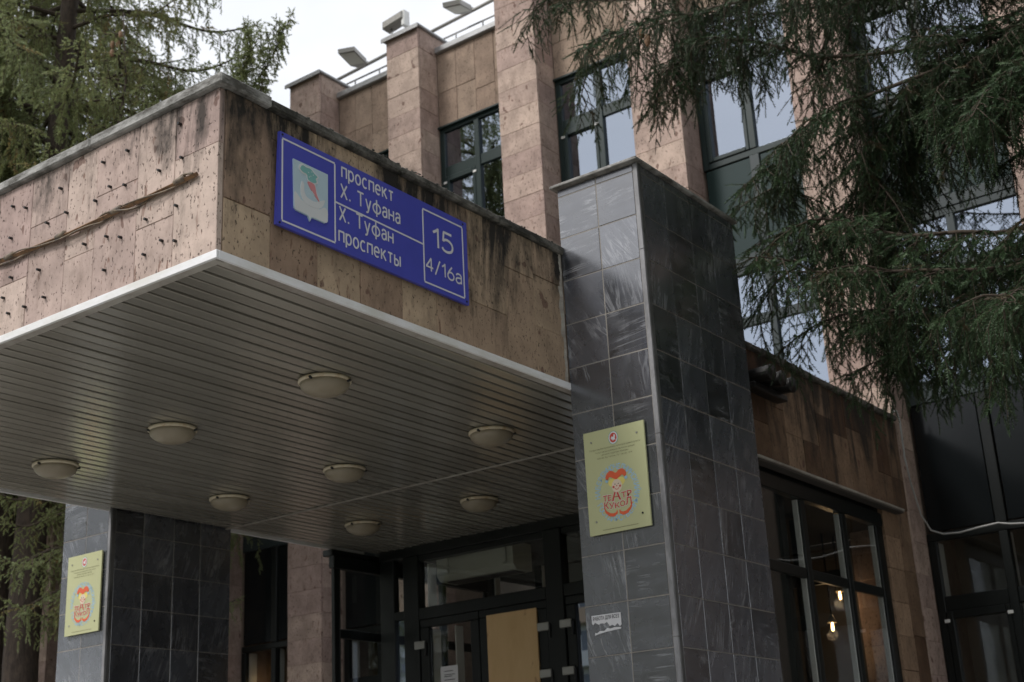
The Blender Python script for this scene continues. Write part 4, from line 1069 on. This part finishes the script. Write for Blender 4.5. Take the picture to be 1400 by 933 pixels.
def spruce(name, base, H, rad, z_first, dz, label, params, per, nl, nw, mat, seed, trunk_r=.17, extra=()):
    random.seed(seed)
    t = empty(name, (base[0], base[1], -1.6), label, 'tree', 'spruces around the theatre')
    pts = [(base[0]+.05*math.sin(k*1.3), base[1]+.05*math.cos(k*1.7), -1.6+H*k/12) for k in range(13)]
    tube('trunk', pts, [trunk_r*(1-.93*k/12)+(.05 if k == 0 else 0) for k in range(13)], M_BARK, t, 12)
    B = Bough(); z = z_first; az = random.uniform(0, 6)
    while z < H-1.6-.25:
        fr_ = 1-(z+1.6)/H
        L = rad*(fr_**.75)*random.uniform(.75, 1.1)+.12
        az += 2.4+random.uniform(-.4, .4)
        d = np.array([math.cos(az), math.sin(az), 0])
        rise = .10*L if fr_ > .3 else .35*L
        P = smooth_path([np.array([base[0], base[1], z]), np.array([base[0], base[1], z])+d*L*.4+np.array([0, 0, rise*.3-.05*L]), np.array([base[0], base[1], z])+d*L*.75+np.array([0, 0, -.16*L*fr_*2]), np.array([base[0], base[1], z])+d*L+np.array([0, 0, -.14*L*fr_*2+.05])], 4)
        B.grow(P, .006+.009*L, params['l2']*min(1, L/1.6), params['step2'], params['tl'], params['tstep'], params['hang'], random.uniform(.32, .72), t0=.16, curtain=params['cur'])
        z += dz*random.uniform(.7, 1.3)*(1 if L > 1 else .7)*(1 if z < 11.5 else 2.0)
    for pts_ in extra:      # ascending sunward boughs with stubby upturned sprays
        P = smooth_path(pts_, 4)
        B.grow(P, .014, .42, .05, .10, .04, .0, .6, t0=.3, dead=0)
        for i in range(3, len(P)-1, 1):
            q = P[i]; dv = np.array([random.uniform(-.1, .35), random.uniform(-.2, .2), random.uniform(.3, .7)])*random.uniform(.3, .7)
            B.grow(smooth_path([q, q+dv*.5, q+dv+np.array([0, 0, .05])], 2), .005, .12, .06, .085, .04, .0, .6, t0=.1, dead=0, r1=.003)
    V = np.array([tuple(v) for v in B.V])
    o = mesh_obj('branches', V, B.F, M_TWIG, t); tag(o, kind='stuff')
    P, tint = make_needles(B.tw, per, nl, nw)
    P[:, 2] += E
    o = tri_mesh('needle_foliage', P, tint, mat, t); tag(o, kind='stuff')
    print(name, len(B.tw), 'twigs', len(P)//3, 'tris')
    return t
def copy_tree(t, loc, rz, sc, label):
    c = t.copy(); COL.objects.link(c); c.location = (loc[0], loc[1], 0); c.rotation_euler = (0, 0, rz); c.scale = (sc, sc, sc); c['label'] = label
    for ch in t.children:
        d = ch.copy(); COL.objects.link(d); d.parent = c
    return c
GEN = dict(l2=.62, step2=.056, tl=.11, tstep=.046, hang=.55, cur=(.25, .7))
EXTRA = [[(-13.2, 9.0, 6.9), (-12.3, 9.5, 7.4), (-11.3, 10.0, 8.2), (-10.75, 10.2, 8.9), (-10.64, 10.3, 9.35)], [(-13.2, 9.0, 6.9), (-12.3, 9.4, 7.4), (-11.2, 9.7, 8.1), (-10.85, 9.85, 8.6), (-10.78, 9.9, 9.12)], [(-13.2, 9.0, 6.2), (-12.3, 9.4, 6.8), (-11.5, 9.8, 7.3), (-11.0, 10.0, 7.9), (-10.8, 10.1, 8.3)]]
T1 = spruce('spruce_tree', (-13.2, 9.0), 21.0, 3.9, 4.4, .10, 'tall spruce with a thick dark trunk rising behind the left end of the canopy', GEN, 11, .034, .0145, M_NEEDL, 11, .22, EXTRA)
copy_tree(T1, (-16.6, 8.9), 2.1, 1.0, 'dense dark spruce at the left edge behind the canopy')
copy_tree(T1, (-19.2, 10.2), 4.0, 1.05, 'paler spruce in the gap behind the thick trunked spruce')
T3 = spruce('young_spruce_tree', (-11.32, 8.45), 10.55, 1.5, 2.2, .085, 'young spruce whose pointed top with cones stands in front of the taller trunk', dict(GEN, l2=.42, hang=.2, cur=(.08, .2), tl=.085), 15, .026, .0095, M_NEEDL, 5, .09)
copy_tree(T1, (-16.3, 7.2), .9, .97, 'nearest leafy spruce at the left picture edge above the canopy')
copy_tree(T1, (-15.2, 9.9), 5.1, 1.0, 'spruce close behind the thick trunked spruce, filling the gap toward the roof')
copy_tree(T3, (-12.5, 9.9), 2.3, .985, 'second young spruce just left of the thick trunk, its tip a little lower')
# out-of-frame spruces, some mirrored in glass; first two added to block sky light
copy_tree(T1, (3.1, 6.0), 4.4, .95, 'added spruce just outside the right picture edge, blocking sky light')
copy_tree(T1, (3.4, 1.6), 2.6, .97, 'added unseen spruce to the right of the viewer, screening sky from the pylon side')
copy_tree(T1, (4.6, 10.0), 1.0, 1.05, 'tall spruce on the lawn right of the entrance, outside the view')
copy_tree(T1, (5.2, 3.6), 3.0, 1.1, 'tall spruce beside the path right of the viewer')
copy_tree(T1, (-30.5, -12.5), .5, 1.15, 'tall spruce across the forecourt, mirrored in the upper window')
copy_tree(T1, (-35.5, -10), 1.7, 1.1, 'second tall spruce across the forecourt, left of its neighbour')
copy_tree(T1, (-25.5, -14.5), 2.9, .84, 'shorter spruce across the forecourt whose tip shows in the glass')

# ---- the near spruce on the right: its boughs reach across the facade
NT = empty('near_spruce_tree', (-1.48, 8.4, -1.6), 'near dark spruce on the right whose drooping boughs hang across the facade windows', 'tree')
random.seed(21)
tube('trunk', [(-1.48+.03*math.sin(k), 8.4+.03*math.cos(k*1.3), -1.6+k*1.0) for k in range(15)], [.21*(1-.9*k/15)+(.06 if k == 0 else 0) for k in range(15)], M_BARK, NT, 14)
BO = dict(
    a=[(-1.27, 8.6, 5.5), (-2.27, 8.75, 5.79), (-3.61, 8.6, 6.07), (-4.93, 8.75, 6.49), (-5.75, 8.6, 6.81)],
    b=[(-1.23, 8.2, 5.15), (-2.43, 8.35, 5.5), (-3.76, 8.2, 5.68), (-4.6, 8.35, 5.88), (-5.06, 8.2, 5.86)],
    c=[(-1.48, 9.0, 5.47), (-2.93, 9.15, 6.22), (-4.41, 9.0, 6.75), (-5.82, 9.15, 7.35)],
    d=[(-1.28, 8.4, 4.68), (-1.85, 8.55, 4.86), (-2.3, 8.4, 4.83), (-3.23, 8.55, 5.17), (-3.77, 8.4, 5.46), (-4.34, 8.55, 5.67), (-4.51, 8.4, 5.41)],
    e=[(-1.42, 8.9, 5.15), (-2.41, 9.05, 5.61), (-3.36, 8.9, 5.82), (-4.17, 9.05, 6.1), (-4.58, 8.9, 5.93)],
    f=[(-1.32, 8.3, 4.81), (-1.94, 8.45, 4.71), (-2.6, 8.3, 4.62), (-3.25, 8.45, 4.65), (-3.5, 8.3, 4.33), (-3.7, 8.45, 4.16)],
    g=[(-1.51, 8.8, 5.03), (-2.33, 8.95, 4.92), (-2.92, 8.8, 4.55), (-3.3, 8.95, 4.27), (-3.52, 8.8, 3.87)],
    h=[(-1.36, 8.1, 4.31), (-1.85, 8.25, 4.31), (-2.09, 8.1, 4.23), (-2.38, 8.25, 4.3)],
    i=[(-1.3, 8.2, 4.0), (-1.5, 7.95, 4.2), (-1.68, 7.8, 4.2)],
    j=[(-1.64, 9.0, 5.0), (-2.33, 9.15, 4.95), (-2.88, 9.0, 4.5), (-3.16, 9.15, 3.88), (-3.16, 9.0, 3.27)],
    k=[(-1.64, 8.6, 4.76), (-2.3, 8.75, 4.99), (-2.76, 8.6, 4.7), (-3.07, 8.75, 4.47), (-3.15, 8.6, 3.87)],
    l=[(-1.37, 8.2, 3.51), (-2.04, 8.35, 3.38), (-2.4, 8.2, 3.41), (-2.83, 8.35, 3.57), (-3.26, 8.2, 3.77), (-3.62, 8.35, 3.83)],
    m=[(-1.35, 8.0, 3.15), (-2.03, 8.15, 3.07), (-2.66, 8.0, 3.16), (-3.3, 8.15, 3.38), (-3.6, 8.0, 3.42)],
    n=[(-1.52, 8.4, 3.19), (-2.16, 8.55, 3.03), (-2.69, 8.4, 2.98), (-3.05, 8.55, 3.15), (-3.25, 8.4, 3.15)],
    o=[(-1.65, 8.7, 3.13), (-2.27, 8.85, 2.94), (-2.72, 8.7, 2.84), (-3.18, 8.85, 2.89)],
    p=[(-1.4, 8.0, 2.84), (-1.73, 7.85, 2.81), (-2.03, 7.7, 2.75), (-2.29, 7.85, 2.8)],
    q=[(-1.72, 8.9, 3.52), (-2.48, 9.05, 3.53), (-2.98, 8.9, 3.36), (-3.38, 9.05, 3.23)])
HEAVY = {'_': 0, 'a': .55, 'b': .55, 'd': .45, 'j': .6, 'g': .5, 'k': .55}
tw_all = []; WV = []; WF = []
def near_bough(pts, tint, hang, cur_, l2=.42, r0=.017):
    B = Bough(); P = smooth_path([(-1.48, 8.4, pts[0][2]-.05)] + pts, 5)
    B.grow(P, r0, l2*.8, .060, .165, .056, hang, tint, t0=.05, curtain=cur_, dead=.06, r1=.005)
    n = len(P); kk = max(3, int(len(P)*.42))
    for q_ in range(kk):
        i = min(n-2, int(n*(.12+.86*(q_+random.random())/kk))); ax = P[i+1]-P[i]; ax /= np.linalg.norm(ax)
        lat = np.cross(ax, (0, 0, 1.)); lat /= max(np.linalg.norm(lat), .2); sg2 = 1 if q_ % 2 else -1
        L2 = random.uniform(.35, .85)*(1-.35*q_/kk); dv = ax*random.uniform(.3, .8)+lat*sg2*random.uniform(.4, .9); dv /= np.linalg.norm(dv)
        up0 = random.uniform(-.25, .22); sag = random.uniform(.15, .6)
        Q = [P[i] + dv*L2*t + np.array([random.uniform(-.015, .015), random.uniform(-.015, .015), L2*(up0*t - sag*t*t)]) for t in (0, .25, .5, .75, 1)]
        B.grow(smooth_path(Q, 2), 0.006, .26, .050, .16, .054, hang*.8, tint+random.uniform(-.12, .12), t0=.05, curtain=(.08, .28), dead=.05, r1=.003)
    nw_ = 6*len(P)     # main limb is its own object, fine branchlets join the rest
    nf = 6*(len(P)-1)
    mesh_obj('bough', B.V[:nw_], B.F[:nf], M_TWIG, NT, True)
    k = len(WV) - nw_; WV.extend(B.V[nw_:]); WF.extend([[q+k for q in f] for f in B.F[nf:]])
    tw_all.extend(B.tw)
for nm_, pts in BO.items():
    near_bough(pts, random.uniform(.30, .62), HEAVY.get(nm_, .38), (.18, .55) if nm_ in HEAVY else (.06, .2))
# boughs round the far side and above, out of frame mostly
for k in range(26):
    z = 3.2 + k*.27; az = k*2.4 + .9; L = 2.9*(1-(k/34)**1.2)
    d = np.array([math.cos(az), math.sin(az)])
    if d[1] > .2 or d[0] < -.25: L *= .75
    if d[0] < -.3 and z < 6.6: continue
    pts = [(-1.48+d[0]*L*t, 8.4+d[1]*L*t, z-.35*L*t*t) for t in (.15, .5, .8, 1)]
    near_bough(pts, random.uniform(.25, .6), .4, (.15, .4))
o = mesh_obj('branchlets', WV, WF, M_TWIG, NT); tag(o, kind='stuff')
P, tint = make_needles(tw_all, 38, .0235, .0062, wide=.22)
P[:, 2] += E
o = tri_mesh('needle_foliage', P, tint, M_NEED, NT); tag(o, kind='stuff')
print('near', len(tw_all), len(P)//3)
def cone(x, y, z, par, L=.11):
    V = []; F = []; n = 9
    prof = [(.006, 0), (.018, .12), (.023, .35), (.021, .65), (.013, .9), (.003, 1)]
    for i, (r, t) in enumerate(prof):
        for q in range(n): a = 2*PI*q/n + i*.35; rr = r*(1+.18*((q+i) % 2)); V.append((x+rr*math.cos(a), y+rr*math.sin(a), z-L*t))
    for i in range(len(prof)-1):
        for q in range(n): F.append([i*n+q, i*n+(q+1) % n, (i+1)*n+(q+1) % n, (i+1)*n+q])
    mesh_obj('cone', V, F, M_CONE, par)
for c_ in ((-4.6, 8.3, 5.87), (-4.52, 8.25, 5.75)): cone(*c_, NT)
for c_ in ((-11.36, 8.36, 8.55), (-11.26, 8.36, 8.52), (-11.33, 8.34, 8.42), (-11.22, 8.36, 8.62)): cone(*c_, T3, .10)


# ------------------------------------------------------------------ apartment block across the road (seen mirrored in the door glass)
def block(x0, x1, y, H, label):
    t = empty('apartment_block', ((x0+x1)/2, y, -1.6), label, 'building', 'apartment blocks across the road')
    box('wall', x0, x1, y-12, y, -1.6, H-1.6, M_BLOCK, t, .02)
    fl = int(H//2.8)
    for f in range(fl):
        zz = -1.6+.9+f*2.8
        n = int((x1-x0)//3.2)
        for k in range(n):
            xx = x0+1.0+k*3.2
            if k % 3 == 2:
                b_ = box('balcony', xx-.6, xx+2.0, y+.01, y+1.1, zz-.9, zz+.1, M_BLKT if (k+f) % 4 else M_BLOCK, t, .02)
            box('window', xx, xx+1.5, y+.001, y+.05, zz+.12, zz+1.5, M_BLKW, t, .02)
    box('roof_edge', x0-.1, x1+.1, y-12.1, y+.1, H-1.599, H-1.2, M_CORE, t, .02)
block(-78, -36, -58, 26, 'white panel apartment block mirrored in the door glass')
block(-30, 20, -66, 26, 'white panel apartment block farther right across the road')
